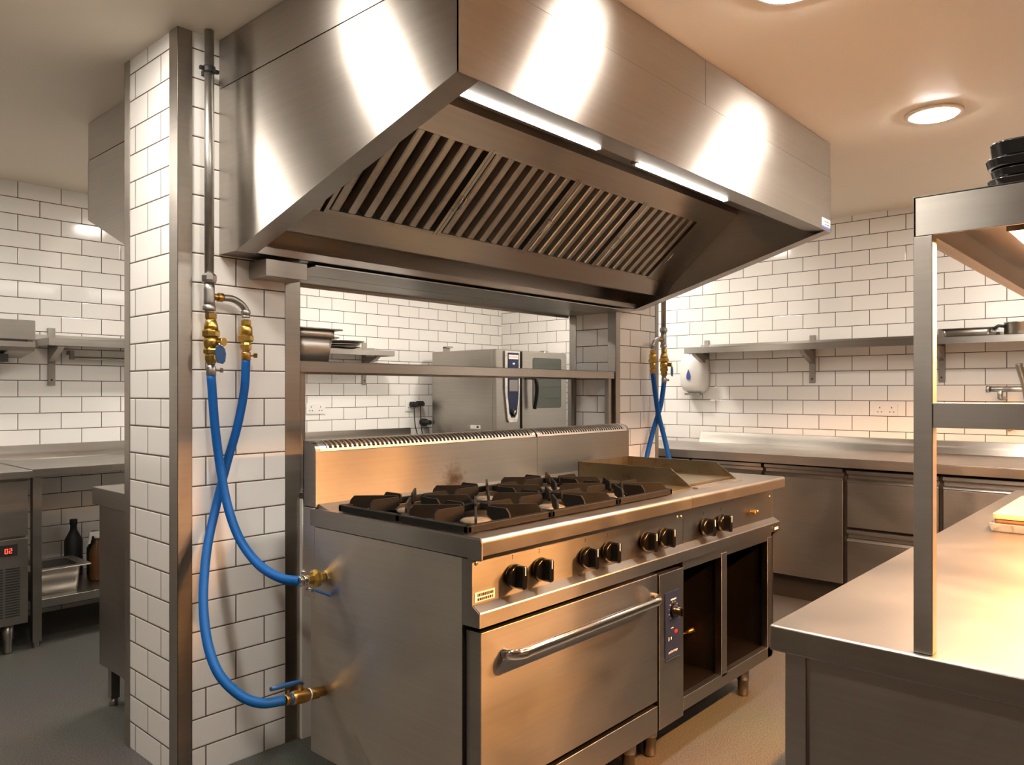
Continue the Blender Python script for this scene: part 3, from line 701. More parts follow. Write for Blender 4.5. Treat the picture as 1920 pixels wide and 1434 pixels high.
# grates: three cast iron pan supports, each over two burners
def make_grate(xc, w_):
    y0, y1 = 1.457, 2.045
    t_ = thing('pan_support', (xc, (y0+y1)/2, .962), '', 'pan support', 'cast iron pan supports on the burners')
    xa, xb = xc-w_/2, xc+w_/2
    ym = (y0+y1)/2
    fr = MB()
    def rail(ax0, ay0, ax1, ay1, wd):
        fr.bar((ax0,ay0,.974),(ax1,ay1,.974), wd, .022)
    rail(xa+.009,y0,xa+.009,y1,.018); rail(xb-.009,y0,xb-.009,y1,.018); rail(xa,y0+.009,xb,y0+.009,.018); rail(xa,y1-.009,xb,y1-.009,.018); rail(xa,ym,xb,ym,.022)
    fr.build('grate_frame', M_iron, t_, bevel=.004)
    for yc, hh in ((y0+(ym-y0)/2, 0), (ym+(y1-ym)/2, 0)):
        fn = MB()
        hw, hl = w_/2-.012, (ym-y0)/2-.008
        for k in range(8):
            a = k*PI/4; ca, sa = math.cos(a), math.sin(a)
            R = min(hw/abs(ca) if abs(ca)>.01 else 9, hl/abs(sa) if abs(sa)>.01 else 9)
            r0 = .050 if k%2==0 else .040
            dx, dy = ca, sa; px, py = -sa*.0035, ca*.0035
            pr = [(r0,.984),(r0,1.006),(r0+.006,1.011),(R-.014,1.011),(R-.002,.998),(R+.004,.975),(R-.01,.97),(r0+.02,.972)]
            A=[fn.bm.verts.new((xc+dx*r+px, yc+dy*r+py, z)) for r,z in pr]; B=[fn.bm.verts.new((xc+dx*r-px, yc+dy*r-py, z)) for r,z in pr]; n=len(pr)
            fn.bm.faces.new(A); fn.bm.faces.new(B[::-1])
            for i in range(n): fn.bm.faces.new((A[i],A[(i+1)%n],B[(i+1)%n],B[i]))
        fn.build('fins', M_iron, t_, bevel=.0012)
    return t_
gx = [1.622, 1.981, 2.340]
gl = ['left cast iron pan support of the range, nearest the side panel', 'middle one of the three cast iron pan supports', 'right cast iron pan support, next to the griddle']
g0 = make_grate(gx[0], .357); g0['label']=gl[0]; kids_of(g0)
for k in (1,2):
    c = copy_tree(g0); c.location.x += gx[k]-gx[0]; c['label']=gl[k]
for x in gx:
    for y in (1.604, 1.898):
        b_ = MB().lathe([(.055,.93),(.055,.938),(.036,.942),(.036,.953),(.041,.956)], (x,y,0), seg=32).build('burner', M_brass, rg)
        MB().lathe([(.044,.956),(.046,.959),(.046,.963),(.040,.967),(.012,.968)], (x,y,0), seg=32).build('burner_cap', M_ironw, b_)
# solid plate and griddle
MB().box(2.535, 2.735, 1.49, 2.13, .9605, .966).build('cover_plate', M_grid, rg)
gd = thing('griddle', (2.93, 1.8, .96), 'greasy steel griddle tray with raised side walls at the right of the range', 'griddle')
GX0, GX1, GY0, GY1 = 2.735, 3.135, 1.50, 2.06
MB().box(GX0+.004, GX1-.004, GY0+.02, GY1-.004, .962, .975).build('plate', M_grid, gd)
sd = [(GY0,.962),(GY0+.0,.968),(GY0+.09,1.034),(GY1,1.034),(GY1,.962)]
MB().prism(sd, GX0, GX0+.004).build('side_wall', M_grid, gd); MB().prism(sd, GX1-.004, GX1).build('side_wall', M_grid, gd)
MB().box(GX0, GX1, GY1-.004, GY1, .962, 1.034).build('rear_wall', M_grid, gd)
MB().box(GX0+.004, GX1-.004, GY0-.03, GY0+.012, .9605, .966).build('grease_lip', M_top, gd)
# pans lying in the open cupboard
def pan(x, y, z, r, ang, label, tilt=0.):
    p_ = thing('frying_pan', (x,y,z), label, 'pan', 'pans in the open cupboard')
    MB().lathe([(r*.72,z),(r*.95,z+.02),(r,z+.035),(r-.003,z+.035),(r*.93,z+.022),(r*.7,z+.004)], (x,y,0), seg=28).build('pan_body', M_baf, p_)
    c_, s__ = math.cos(ang), math.sin(ang)
    a = Vector((x+c_*r*.95, y+s__*r*.95, z+.03)); e = Vector((x+c_*(r+.09), y+s__*(r+.09), z+.045+tilt))
    sd_ = Vector((-s__, c_, 0))*.008
    MB().tube([a+sd_*1.6, e+sd_*.5], .0035, 8).tube([a-sd_*1.6, e-sd_*.5], .0035, 8).tube([e-(e-a).normalized()*.01, e+(e-a).normalized()*.03], .009, 10, rs=[.007,.011]).build('pan_handle', M_copper, p_)
pan(2.67, 1.72, .213, .13, -2.2, 'lowest frying pan on the floor of the open cupboard')
pan(2.66, 1.71, .256, .125, .55, 'frying pan resting on the lowest one in the open cupboard')
pan(2.65, 1.70, .298, .12, -.78, 'topmost frying pan in the open cupboard, handle pointing forward', .02)

# ================================================================== SHELF ACROSS THE PASS
ps = thing('pass_shelf', (2.74, 2.78, .955), 'long steel shelf on thin legs across the pass opening', 'shelf')
MB().box(1.658, 3.815, 2.602, 2.605, 1.424, 1.468).box(1.658, 3.815, 2.602, 2.93, 1.464, 1.468).box(1.658, 3.815, 2.927, 2.93, 1.424, 1.468).build('shelf_board', M_steel, ps, bevel=.0015)
for x in (1.662, 3.775):
    for y in (2.615, 2.895):
        MB().box(x, x+.03, y, y+.03, .956, 1.463).build('leg', M_steeld, ps, bevel=.0015)
# gastronorm pan on the pass shelf
gp = thing('food_pan', (1.77, 2.77, 1.468), 'deep steel food pan with wide rim on the pass shelf', 'food pan')
MB().rbox(1.69, 1.865, 2.66, 2.86, 1.469, 1.585, .03, 'Z', 5, .012).rbox(1.684, 1.871, 2.654, 2.866, 1.565, 1.60, .034, 'Z').build('pan_body', M_satin, gp)
MB().rbox(1.668, 1.90, 2.638, 2.885, 1.60, 1.605, .03, 'Z').build('rim', M_satin, gp)

# ================================================================== BACK WALL (behind the pass)
ct = thing('worktop', (3.0, 4.9, .9), 'long steel worktop with upstand along the back wall', 'worktop')
MB().box(1.29, 4.45, 4.525, 5.19, .936, .94).box(1.29, 4.45, 4.525, 4.53, .900, .94).box(1.29,1.294,4.53,5.19,.90,.936).build('top', M_top, ct, bevel=.002)
MB().prism([(5.19,.94),(5.205,.945),(5.215,1.025),(5.228,1.027),(5.228,.94)], 1.10, 4.45).build('upstand', M_steel, ct)
for x in (1.293, 2.6, 3.9):
    for y in (4.54, 5.14):
        MB().box(x, x+.043, y, y+.043, .03, .90).lathe([(.016,.03),(.016,.0)], (x+.02,y+.02,0)).build('leg', M_steeld, ct, bevel=.002)
us = MB().box(1.336, 3.9, 4.55, 5.17, .20, .245); us.build('undershelf', M_steel, ct, bevel=.002)
# gn pan on the undershelf
gp = thing('food_pan', (1.44, 4.73, .245), 'shallow steel food pan on the shelf under the left worktop', 'food pan')
MB().rbox(1.335,1.555,4.62,4.87,.2455,.385,.03,'Z',5,.008).build('pan_body', M_satin, gp)
MB().rbox(1.30,1.60,4.59,4.90,.385,.390,.02,'Z').build('rim', M_satin, gp)
MB().rbox(1.345,1.545,4.64,4.85,.3901,.3908,.02,'Z').build('pan_shade_sheet', M_cav, gp)  # flat dark sheet on the rim, stands in for shade inside the pan
def bottle(x,y,z,r,h,mat,label,capmat=M_black,trig=False):
    b_ = thing('bottle', (x,y,z), label, 'bottle', 'bottles on the lower shelf')
    MB().lathe([(r*.95,z),(r,z+.01),(r,z+h*.62),(r*.4,z+h*.8),(r*.35,z+h*.9)], (x,y,0), seg=20).build('bottle_body', mat, b_)
    if trig:
        MB().lathe([(r*.4,z+h*.9),(r*.4,z+h*.97)], (x,y,0)).bar((x-.045,y,z+h),(x+.03,y,z+h),.022,.024).bar((x-.035,y,z+h),(x-.045,y,z+h-.055),.012,.01,up=(0,1,0)).build('spray_trigger', M_white, b_)
    else: MB().lathe([(r*.42,z+h*.9),(r*.42,z+h)], (x,y,0)).build('cap', capmat, b_)
bottle(1.74,4.95,.246,.045,.26,M_green,'dark green glass bottle standing behind the shallow food pan')
bottle(1.655,5.05,.246,.05,.33,M_black,'tall black bottle at the wall on the lower shelf')
bottle(1.70,4.80,.246,.042,.27,M_amber,'amber filled spray bottle with white trigger on the lower shelf', trig=True)
bottle(1.88,4.78,.246,.04,.22,M_green,'short dark bottle behind the grey cooker corner')

# undercounter fridge at the far left
uf = thing('undercounter_fridge', (.75, 4.85, 0), 'steel undercounter fridge with red digits and louvred grille, far left', 'fridge')
MB().box(.3, 1.258, 4.53, 5.17, .152, .895).build('body', M_steeld, uf)
MB().box(.3, 1.262, 4.505, 4.53, .603, .888).build('drawer_front', M_steeld, uf, bevel=.002)
MB().box(.3, 1.262, 4.505, 4.53, .152, .590).build('lower_front', M_steeld, uf, bevel=.002)
MB().box(.28, 1.272, 4.46, 5.18, .902, .94).build('top', M_top, uf, bevel=.003)
dp = MB().box(1.10, 1.213, 4.502, 4.506, .508, .565).build('display', M_black, uf)
def seg7(x, z, digit, h=.024, wd=.013):
    t_=.0028; y0,y1=4.5005,4.502
    segs={'0':'abcdef','2':'abged','8':'abcdefg','5':'afgcd'}[digit]; m=MB()
    if 'a' in segs: m.box(x,x+wd,y0,y1,z+h-t_,z+h)
    if 'g' in segs: m.box(x,x+wd,y0,y1,z+h/2-t_/2,z+h/2+t_/2)
    if 'd' in segs: m.box(x,x+wd,y0,y1,z,z+t_)
    if 'f' in segs: m.box(x,x+t_,y0,y1,z+h/2,z+h)
    if 'e' in segs: m.box(x,x+t_,y0,y1,z,z+h/2)
    if 'b' in segs: m.box(x+wd-t_,x+wd,y0,y1,z+h/2,z+h)
    if 'c' in segs: m.box(x+wd-t_,x+wd,y0,y1,z,z+h/2)
    m.build('digit', M_led, dp)
seg7(1.157,.522,'0'); seg7(1.176,.522,'2')
m_ = MB()
for k in range(19):
    z = .195+k*.0135
    for xa in (1.05,1.105,1.16,1.205): m_.box(xa, xa+(.045 if xa<1.2 else .02), 4.5035, 4.506, z, z+.0065)
m_.build('louvres', M_black, uf)
for x in (1.185,.4): MB().lathe([(.026,.152),(.026,.07),(.022,.065),(.02,.01),(.022,0)], (x,4.56,0), seg=20).build('foot', M_steeld, uf)

# cooker on the far side of the partition, seen as its flank behind the pillar
rc = thing('rear_cooker', (1.7, 3.3, 0), 'dark steel cooker flank standing behind the tiled pillar, at the left', 'cooker')
MB().box(1.248, 2.2, 3.06, 3.50, .18, .872).build('body', M_steeld, rc, bevel=.002)
MB().box(1.237, 2.2, 3.055, 3.55, .862, .937).build('hob_top', M_steeld, rc, bevel=.003)
for x,y in ((1.28,3.455),(1.28,3.10),(2.1,3.455)): MB().box(x,x+.035,y,y+.035,.03,.18).lathe([(.018,.03),(.02,0)],(x+.017,y+.017,0)).build('leg', M_steeld, rc)
MB().rbox(1.33,1.60,3.16,3.44,.938,.952,.03,'Z').build('hob_plate', M_iron, rc)

# salamander grill / boxed unit on the back wall, top left
sb = thing('salamander_grill', (1.0, 5.1, 1.555), 'boxy steel grill unit hanging on the back wall at the left edge', 'grill')
MB().box(.55,1.419,4.93,5.2,1.64,1.752).build('upper_box', M_steeld, sb, bevel=.004)
MB().prism([(4.93,1.60),(4.93,1.63),(5.2,1.63),(5.2,1.545),(4.96,1.578)], .55, 1.419).build('lower_box', M_steeld, sb)
MB().box(.55,1.375,4.935,5.19,1.63,1.64).build('slot', M_black, sb)
MB().box(1.38,1.405,4.935,5.19,1.63,1.64).build('catch', M_chrome, sb)
MB().box(.9,1.30,4.99,5.19,1.515,1.56).build('under_tray', M_black, sb)
# wall shelf left
def wall_shelf(name, xa, xb, yf, z0, z1, brx, label, rail=False):
    s = thing(name, ((xa+xb)/2, (yf+YB)/2, z0), label, 'shelf', 'steel wall shelves')
    MB().box(xa, xb, yf, yf+.003, z0, z1).box(xa, xb, yf, YB-.002, z1-.003, z1).box(xa, xa+.003, yf, YB-.01, z0, z1).box(xb-.003, xb, yf, YB-.01, z0, z1).box(xa, xb, YB-.012, YB-.009, z1, z1+.032).build('shelf_board', M_steel, s, bevel=.001)
    for x in brx:
        b_ = MB().box(x-.021, x+.021, YB-.014, YB-.002, z0-.235, z1+.075).prism([(YB-.014,z0-.001),(YB-.014,z0-.09),(yf+.09,z0-.02),(yf+.06,z0-.001)], x-.019, x+.019)
        br_ = b_.build('bracket', M_steeld, s, bevel=.003)
        MB().lathe([(.006,0),(.006,.002)], (x,YB-.014,z0-.2), axis=(0,-1,0), seg=10).build('bolt', M_black, br_)
    if rail:
        r_ = MB().tube([(1.69,YB-.06,1.556),(2.4,YB-.06,1.556)], .009, 10).box(1.672,1.695,YB-.075,YB-.05,1.545,1.60).box(1.672,1.695,YB-.065,YB-.003,1.575,1.60)
        r_.build('utensil_rail', M_steel, s)
    return s
wall_shelf('wall_shelf', 1.50, 2.7, 4.98, 1.618, 1.662, [1.588, 2.5], 'steel wall shelf with rail beneath, left of the tiled pillar', rail=True)
wall_shelf('wall_shelf', 2.9, 4.053, 4.95, 1.640, 1.684, [3.1, 3.945], 'steel wall shelf seen through the pass, holding stacked dishes')
def dish(x,y,z,r,h,label,mat=M_satin):
    o = MB().lathe([(r*.55,z),(r*.75,z+h*.3),(r*.97,z+h*.85),(r,z+h),(r-.004,z+h),(r*.72,z+h*.4),(r*.5,z+h*.15)], (x,y,0), seg=30).build('dish', mat)
    return tag(o, label, 'dish', 'dishes on the shelf seen through the pass')
dish(3.60,5.07,1.685,.16,.018,'lowest steel dish on the shelf seen through the pass')
dish(3.60,5.07,1.704,.16,.018,'flat steel dish second in the stack on the far shelf')
dish(3.62,5.07,1.723,.175,.024,'wide shallow dish at the right top of the stack on the far shelf')
dish(3.45,5.07,1.749,.12,.022,'small dish on top of the stack on the far shelf')
# sockets
def socket(axis, a0, a1, z0, z1, plane, label):
    s = thing('wall_socket', ((a0+a1)/2, plane, z0) if axis=='Y' else (plane, (a0+a1)/2, z0), label, 'socket')
    m = MB(); d = .009
    if axis=='Y': m.rbox(a0,a1,plane-d,plane-.0005,z0,z1,.004,'Y')
    else: m.rbox(plane-d,plane-.0005,a0,a1,z0,z1,.004,'X')
    m.build('faceplate', M_white, s, bevel=.0015)
    h = MB(); hh=z1-z0
    for c in (a0+(a1-a0)*.25, a0+(a1-a0)*.75):
        for dx,dz,ww,wh in ((0,.022,.006,.011),(-.012,-.008,.009,.006),(.012,-.008,.009,.006)):
            zc=z0+hh*.42+dz
            if axis=='Y': h.box(c+dx-ww/2,c+dx+ww/2,plane-d-.0006,plane-d+.0002,zc-wh/2,zc+wh/2)
            else: h.box(plane-d-.0006,plane-d+.0002,c+dx-ww/2,c+dx+ww/2,zc-wh/2,zc+wh/2)
    h.build('pin_holes', M_ink, s)
    k = MB()
    for c in (a0+(a1-a0)*.42, a0+(a1-a0)*.58):
        if axis=='Y': k.box(c-.006,c+.006,plane-d-.003,plane-d,z1-.022,z1-.008)
        else: k.box(plane-d-.003,plane-d,c-.006,c+.006,z1-.022,z1-.008)
    k.build('rocker_switch', M_white, s)
socket('Y', 3.386, 3.56, 1.168, 1.252, YB, 'white double socket on the back wall, seen low left through the pass')
socket('Y', 4.40, 4.57, 1.17, 1.27, YB, 'white socket with black plugs beside the combi oven')
socket('X', 1.524, 1.679, 1.179, 1.262, XR, 'white double socket on the right wall above the long worktop')
def plug(x,y,z,label,mat=M_black,drop=None):
    p_ = thing('plug', (x,y,z), label, 'plug')
    MB().rbox(x-.03,x+.03,y-.045,y,z-.026,z+.022,.012,'Y').rbox(x-.024,x+.024,y-.062,y-.045,z-.02,z+.012,.01,'Y').build('plug_body', mat, p_, bevel=.003)
    MB().tube(spline([(x,y-.03,z-.025),(x+.002,y-.03,z-.09),(x+(drop or .01),y-.025,z-.19),(x+(drop or .01)*2,y-.04,.945)],6), .0045, 8).build('cable', M_hose2, p_)
plug(4.47,YB-.011,1.235,'left black plug in the socket beside the combi oven', drop=.018)
plug(4.545,YB-.011,1.24,'right black plug in the socket beside the combi oven')

# combi oven, standing on the corner counter
k_ = .965
OX0, OX1, OY0, OY1 = 4.62, 5.575, 4.33, 5.12
oz = lambda z: 1.347+(z-1.347)*k_
ov = thing('combi_oven', (5.1, 4.7, .94), 'steel combi oven with navy control strip and tinted glass door', 'oven')
MB().box(OX0, OX1, OY0+.04, OY1, .96, oz(1.715)).build('body', M_steel, ov, bevel=.01)
MB().box(OX0, OX0+.305, OY0, OY0+.04, .96, oz(1.715)).build('front_frame', M_steel, ov, bevel=.006)
MB().box(OX0+.325, OX1-.01, OY0-.008, OY0+.038, 1.0, oz(1.708)).build('door', M_steel, ov, bevel=.006)
dr = [o for o in C.objects if o.name.startswith('door')][-1]
cxm = OX0+.199
pts = [(cxm-.105,oz(1.703)),(cxm+.088,oz(1.703)),(cxm+.088,oz(1.36)),(cxm+.06,oz(1.10)),(cxm+.045,oz(1.075)),(cxm-.05,oz(1.075)),(cxm-.068,oz(1.10)),(cxm-.105,oz(1.36))]
MB().prism(pts, OY0-.014, OY0, 'Y').build('control_strip', M_chrome, ov, bevel=.004)
cs = [o for o in C.objects if o.name.startswith('control_strip')][-1]
pts = [(cxm-.066,oz(1.688)),(cxm+.066,oz(1.688)),(cxm+.066,oz(1.32)),(cxm+.045,oz(1.165)),(cxm+.022,oz(1.118)),(cxm-.022,oz(1.118)),(cxm-.045,oz(1.165)),(cxm-.066,oz(1.32))]
MB().prism(pts, OY0-.018, OY0-.014, 'Y').build('fascia', M_navy, cs)
fa = [o for o in C.objects if o.name.startswith('fascia')][-1]
MB().rbox(cxm-.062,cxm+.058,OY0-.0195,OY0-.018,oz(1.632),oz(1.67),.006,'Y').build('maker_badge', M_label, fa)
text_mesh('RATIONAL', .024, M_redink, 'badge_print', fa, (cxm-.002, OY0-.0198, oz(1.651)), (PI/2,0,0))
MB().box(cxm-.052,cxm+.052,OY0-.0195,OY0-.018,oz(1.35),oz(1.45)).build('screen', M_greyscr, fa)
MB().lathe([(.034,0),(.032,.012),(.026,.014)], (cxm,OY0-.018,oz(1.165)), axis=(0,-1,0), seg=28).build('dial', M_blackpl, fa)
MB().rbox(cxm-.012,cxm+.016,OY0-.0195,OY0-.018,oz(1.585),oz(1.60),.004,'Y').box(cxm-.004,cxm+.002,OY0-.0325,OY0-.032,oz(1.155),oz(1.178)).box(cxm+.004,cxm+.012,OY0-.0325,OY0-.032,oz(1.165),oz(1.182)).build('fascia_marks', M_label, fa)
MB().rbox(OX0+.46,OX0+.86,OY0-.0105,OY0-.008,oz(1.195),oz(1.655),.02,'Y').build('window', M_glass, dr)
MB().tube([(OX0+.36,OY0-.008,oz(1.475)),(OX0+.36,OY0-.05,oz(1.475)),(OX0+.43,OY0-.06,oz(1.475))], .02, 12).tube(spline([(OX0+.43,OY0-.06,oz(1.49)),(OX0+.44,OY0-.075,oz(1.40)),(OX0+.44,OY0-.07,oz(1.30)),(OX0+.43,OY0-.055,oz(1.19))],5), .017, 12).build('door_handle', M_blackpl, dr)
m_ = MB()
for z in (1.53,1.43,1.33,1.235): m_.box(OX1-.012,OX1+.006,OY0-.002,OY0+.01,oz(z),oz(z)+.01)
m_.build('hinge_clips', M_black, dr)
MB().box(OX0+.06,OX0+.11,OY1-.12,OY1-.08,oz(1.715),oz(1.76)).box(OX0+.06,OX0+.11,OY1-.16,OY1-.08,oz(1.75),oz(1.765)).build('vent_pipe', M_galv, ov)
MB().lathe([(.05,oz(1.715)),(.05,oz(1.72)),(.045,oz(1.735))], (5.45,4.5,0), seg=20).build('steam_outlet', M_chrome, ov)
sk = MB().box(OX0-.001,OX0,OY0+.18,OY0+.30,1.03,1.062).build('rating_label', M_label, ov)
MB().box(OX0-.0016,OX0-.001,OY0+.2,OY0+.225,1.038,1.055).build('label_print', M_ink, sk)
os_ = thing('oven_stand', (5.1, 4.7, 0), 'steel stand that carries the combi oven in the corner', 'stand')
MB().box(OX0, OX1, OY0+.02, OY1, .91, .958).build('top', M_steeld, os_)
for x in (OX0+.01, OX1-.06):
    for y in (OY0+.03, OY1-.06): MB().box(x,x+.045,y,y+.045,0,.91).build('leg', M_steeld, os_)
pl = thing('power_isolator', (4.64, 5.2, 1.08), 'black isolator plug by the lower back corner of the oven', 'plug')
MB().lathe([(.035,0),(.033,.05),(.022,.06),(.02,.11)], (4.60,5.228,1.07), axis=(0,-1,0), seg=18).build('plug_body', M_black, pl)

# ================================================================== RIGHT WALL
cr_ = thing('worktop', (5.2, 2.0, .9), 'long steel worktop over fridges along the right wall', 'worktop')
MB().box(4.79, 5.6, -.9, 3.9, .936, .94).box(4.79, 4.794, -.9, 3.9, .884, .936).build('top', M_top, cr_, bevel=.0015)
MB().prism([(5.59,.94),(5.605,.942),(5.64,1.022),(5.657,1.025),(5.657,.94)], -.9, 3.0, 'Y').build('upstand', M_steel, cr_)
cf = thing('fridge_cabinet', (5.2, 1.0, 0), 'black gapped steel fridge cabinet with profiled doors and drawers under the right worktop', 'fridge')
MB().box(4.875, 5.6, -.85, 3.85, .15, .88).build('carcass', M_black, cf)
MB().box(4.93, 5.6, -.85, 3.85, .0, .15).build('plinth', M_black, cf)
def front(kind, ya, yb, z0, z1):
    m = MB().box(4.835, 4.872, ya, yb, z0, z1-.075)
    o = m.build(kind, M_steeld, cf, bevel=.003)
    m = MB().prism([(4.872,z1-.075),(4.835,z1-.075),(4.83,z1-.07),(4.842,z1-.055),(4.858,z1-.05),(4.858,z1-.032),(4.835,z1-.026),(4.828,z1-.022),(4.828,z1-.003),(4.833,z1),(4.872,z1)], ya, yb, 'Y')
    m.build('handle', M_steel, o)
for ya, yb in ((2.135,2.64),(1.615,2.113),(2.66,3.16),(3.18,3.68)): front('door', ya, yb, .167, .875)
for ya, yb in ((1.09,1.59),):
    front('drawer', ya, yb, .52, .868); front('drawer', ya, yb, .167, .505)
front('door', .57, 1.067, .167, .868); front('door', .05, .55, .167, .868); front('door', -.47, .03, .167, .868)
# wall shelf on the right
rs = thing('wall_shelf', (5.52, 1.7, 1.644), 'long steel shelf on the right wall above the worktop', 'shelf', 'steel wall shelves')
MB().box(5.38,5.383,.2,3.01,1.646,1.690).box(5.38,5.658,.2,3.01,1.687,1.690).box(5.38,5.658,3.007,3.01,1.646,1.69).box(5.648,5.651,.2,3.01,1.69,1.725).build('shelf_board', M_steel, rs, bevel=.001)
for y in (2.955,2.105,1.255,.45):
    b_ = MB().box(5.646,5.658,y-.021,y+.021,1.41,1.762).prism([(5.646,1.645),(5.646,1.55),(5.46,1.625),(5.43,1.645)], y-.019, y+.019, 'Y').build('bracket', M_steeld, rs, bevel=.003)
    MB().lathe([(.006,0),(.006,.002)], (5.646,y,1.44), axis=(-1,0,0), seg=10).build('bolt', M_black, b_)
# paper towel / soap dispenser
dd = thing('dispenser', (5.58, 3.04, 1.33), 'white wall dispenser with blue teardrop window under the right shelf end', 'dispenser')
m_ = MB()
zs = [(1.335,.045,.06),(1.36,.085,.098),(1.40,.105,.115),(1.50,.112,.118),(1.60,.108,.112),(1.625,.09,.105),(1.638,.06,.09)]
rings=[]
for z, dep, hw in zs:
    r_=[]
    for k in range(13):
        a=PI*k/12; ca,sa=math.cos(a),math.sin(a)
        ca=math.copysign(abs(ca)**.45,ca); sa=abs(sa)**.5
        r_.append(m_.bm.verts.new((XR-.003-dep*sa, 3.045-hw*ca, z)))
    rings.append(r_)
for a,b_ in zip(rings,rings[1:]):
    for k in range(12): f=m_.bm.faces.new((a[k],a[k+1],b_[k+1],b_[k])); f.smooth=True
m_.bm.faces.new(rings[0]); m_.bm.faces.new(rings[-1][::-1])
for a,b_ in zip(rings,rings[1:]): m_.bm.faces.new((a[0],b_[0],b_[12],a[12]))
m_.build('cover', M_white, dd)
tp=[(3.062+.024*math.sin(t_)*(.5-.5*math.cos(t_))**.6*1.0, 1.483+ .043*math.cos(t_)) for t_ in [k*2*PI/24 for k in range(24)]]
MB().prism(tp, XR-.1185, XR-.113, 'X').build('teardrop_window', M_blueink, dd)
MB().box(XR-.09,XR-.03,2.98,3.11,1.318,1.336).build('nozzle', M_galv, dd)
# things on the right shelf
tr = thing('tray', (5.5, 1.05, 1.69), 'long shallow steel tray lying on the right wall shelf', 'tray')
MB().rbox(5.41,5.62,.935,1.20,1.691,1.738,.02,'Z',4,.008).build('tray_body', M_steel, tr); MB().rbox(5.40,5.63,.925,1.21,1.738,1.743,.02,'Z').build('rim', M_steel, tr)
pt_ = thing('saucepan', (5.5,.79,1.69), 'small steel saucepan at the right end of the wall shelf', 'pan')
MB().lathe([(.085,1.691),(.09,1.695),(.09,1.762),(.094,1.768),(.088,1.768),(.087,1.70)], (5.5,.79,0), seg=32).build('pan_body', M_steel, pt_)
MB().tube([(5.46,.872,1.745),(5.44,.90,1.748),(5.43,.925,1.73)], .01, 8).build('handle', M_black, pt_)
# mixer tap on the right wall with its pipe
tpn = thing('wall_tap', (5.5,.8,1.32), 'grey wall mixer tap seen above the shelf of the serving gantry', 'tap')
MB().tube([(5.5,.965,1.362),(5.5,.68,1.362)], .018, 12).tube([(5.5,.975,1.362),(5.5,.955,1.362)], .022, 12).tube([(5.5,.90,1.362),(5.5,.90,1.30)], .016, 12).tube([(5.5,.70,1.362),(5.5,.70,1.30)], .016, 12).tube([(5.5,.90,1.305),(5.657,.90,1.305)],.012,10).tube([(5.5,.70,1.305),(5.657,.70,1.305)],.012,10).build('mixer_body', M_galv, tpn)
MB().tube(spline([(5.5,.76,1.30),(5.49,.775,1.40),(5.48,.795,1.48),(5.475,.80,1.515)],5), .02, 10, rs=None).build('lever', M_galv, tpn)
hk = MB().tube([(5.645,.895,1.16),(5.63,.89,1.12),(5.63,.87,1.105),(5.63,.85,1.115),(5.63,.84,1.14)], .008, 8)
tag(hk.build('wall_hook', M_copper), 'small brown hook on the right wall below the gantry shelf', 'hook')

# ================================================================== SERVING COUNTER AND GANTRY (foreground right)
sc = thing('serving_counter', (2.6, .1, 0), 'large steel serving counter in the right foreground', 'counter')
MB().box(1.42, 4.1, -.55, .612, .85, .9).build('top', M_ctop, sc, bevel=.005)
MB().box(1.452, 1.49, .553, .594, .0, .849).build('leg', M_steeld, sc, bevel=.002)
MB().box(1.452, 1.49, -.53, -.49, .0, .849).build('leg', M_steeld, sc, bevel=.002)
MB().box(4.03, 4.07, .553, .594, .0, .849).build('leg', M_steeld, sc, bevel=.002)
MB().box(1.46, 1.464, -.49, .549, .02, .849).build('end_panel', M_steeld, sc)
MB().box(1.49, 4.03, .575, .579, .12, .849).build('rear_panel', M_steeld, sc)
gn = thing('serving_gantry', (2.5, .15, .9), 'steel gantry with heat lamps standing on the serving counter', 'gantry')
GZ = 1.68
for x in (1.433, 3.8):
    for y in (-.06, .332):
        MB().box(x, x+.028, y, y+.03, .9005, GZ-.068).build('post', M_steeld, gn, bevel=.0015)
m_ = MB().box(1.433,3.828,.357,.362,GZ-.068,GZ).box(1.433,3.828,-.06,-.055,GZ-.068,GZ).box(1.433,1.438,-.06,.362,GZ-.068,GZ).box(3.823,3.828,-.06,.362,GZ-.068,GZ).box(1.433,3.828,-.06,.362,GZ-.004,GZ)
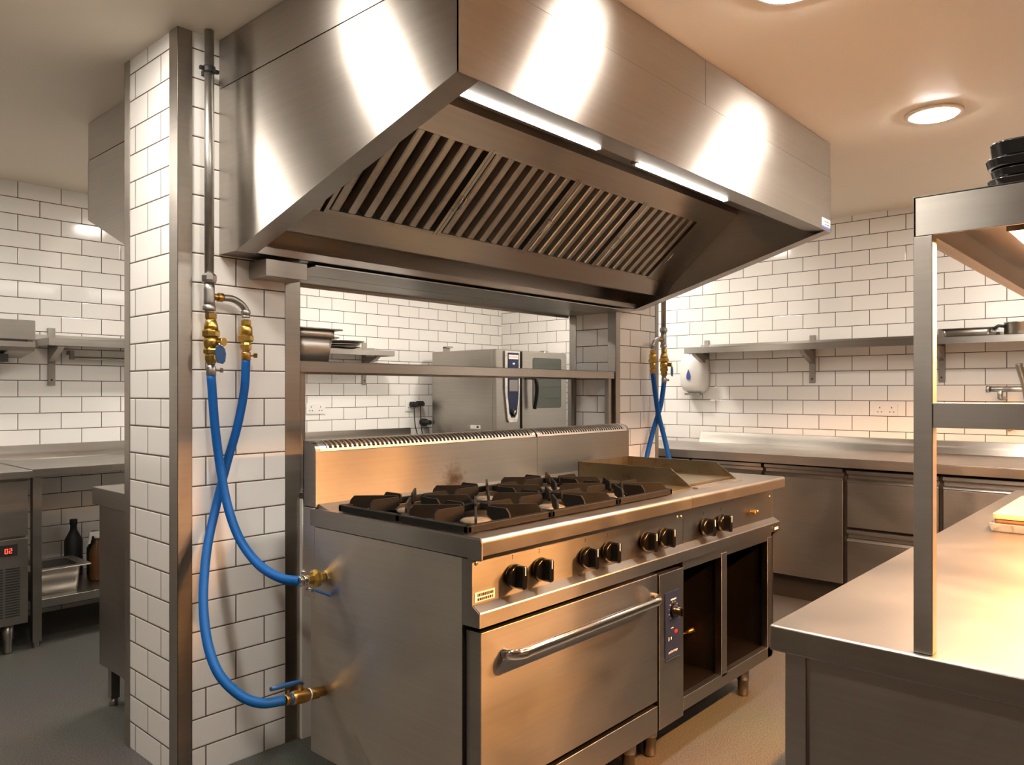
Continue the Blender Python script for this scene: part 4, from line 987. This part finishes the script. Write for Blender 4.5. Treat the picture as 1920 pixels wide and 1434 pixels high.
m_.box(1.438,3.82,.335,.357,GZ-.068,GZ-.064).box(1.438,3.82,-.055,-.033,GZ-.068,GZ-.064)
m_.build('top_shelf', M_steel, gn, bevel=.0012)
for x in (1.433, 3.8): MB().box(x,x+.028,-.03,.3315,1.286,1.328).build('middle_bar', M_steeld, gn, bevel=.001)
MB().box(1.46,3.8,.02,.3,GZ-.012,GZ-.006).build('reflector_plate', M_steel, gn)
for xc in (1.72, 2.27, 2.82, 3.38):
    hl = MB()
    hl.box(xc-.2,xc+.2,.10,.104,GZ-.062,GZ-.012).box(xc-.2,xc+.2,.236,.24,GZ-.062,GZ-.012).box(xc-.2,xc-.196,.104,.236,GZ-.062,GZ-.012).box(xc+.196,xc+.2,.104,.236,GZ-.062,GZ-.012).box(xc-.196,xc+.196,.104,.236,GZ-.018,GZ-.013)
    hl_ = hl.build('heat_lamp', M_steeld, gn)
    MB().tube([(xc-.07,.17,GZ-.04),(xc+.07,.17,GZ-.04)], .01, 10).build('element', M_heat, hl_)
# black platters stacked on the gantry
pl0 = None
pn = ['lowest black platter of the stack on the gantry','second lowest black platter of the stack on the gantry','third black platter up in the stack on the gantry','topmost black platter of the stack on the gantry']
for k in range(4):
    z=GZ+.001+k*.0165; o_=(0,.004,-.002,.003)[k]; hgt=.0155 if k<3 else .026
    m_=MB().rbox(1.45+o_,1.80+o_,-.1,.262-o_,z,z+hgt,.035,'Z',6,.0035)
    tag(m_.build('platter', M_tray, bevel=.003), pn[k], 'platter', 'black platters stacked on the gantry')
# chopping boards in a clear tub
tb = MB().rbox(2.84,3.42,.18,.50,.9005,.925,.02,'Z',5,.006)
tag(tb.build('plastic_tub', M_clear, bevel=.002), 'low clear plastic tub holding wooden boards on the serving counter', 'tub')
tag(MB().rbox(2.86,3.40,.19,.485,.926,.938,.012,'Z').build('chopping_board', M_darkbrd), 'thin dark board between the tub and the pale board', 'board', 'boards in the clear tub')
tag(MB().rbox(2.855,3.41,.185,.49,.939,.955,.012,'Z').build('chopping_board', M_board, bevel=.002), 'pale wooden chopping board on top of the clear tub', 'board', 'boards in the clear tub')
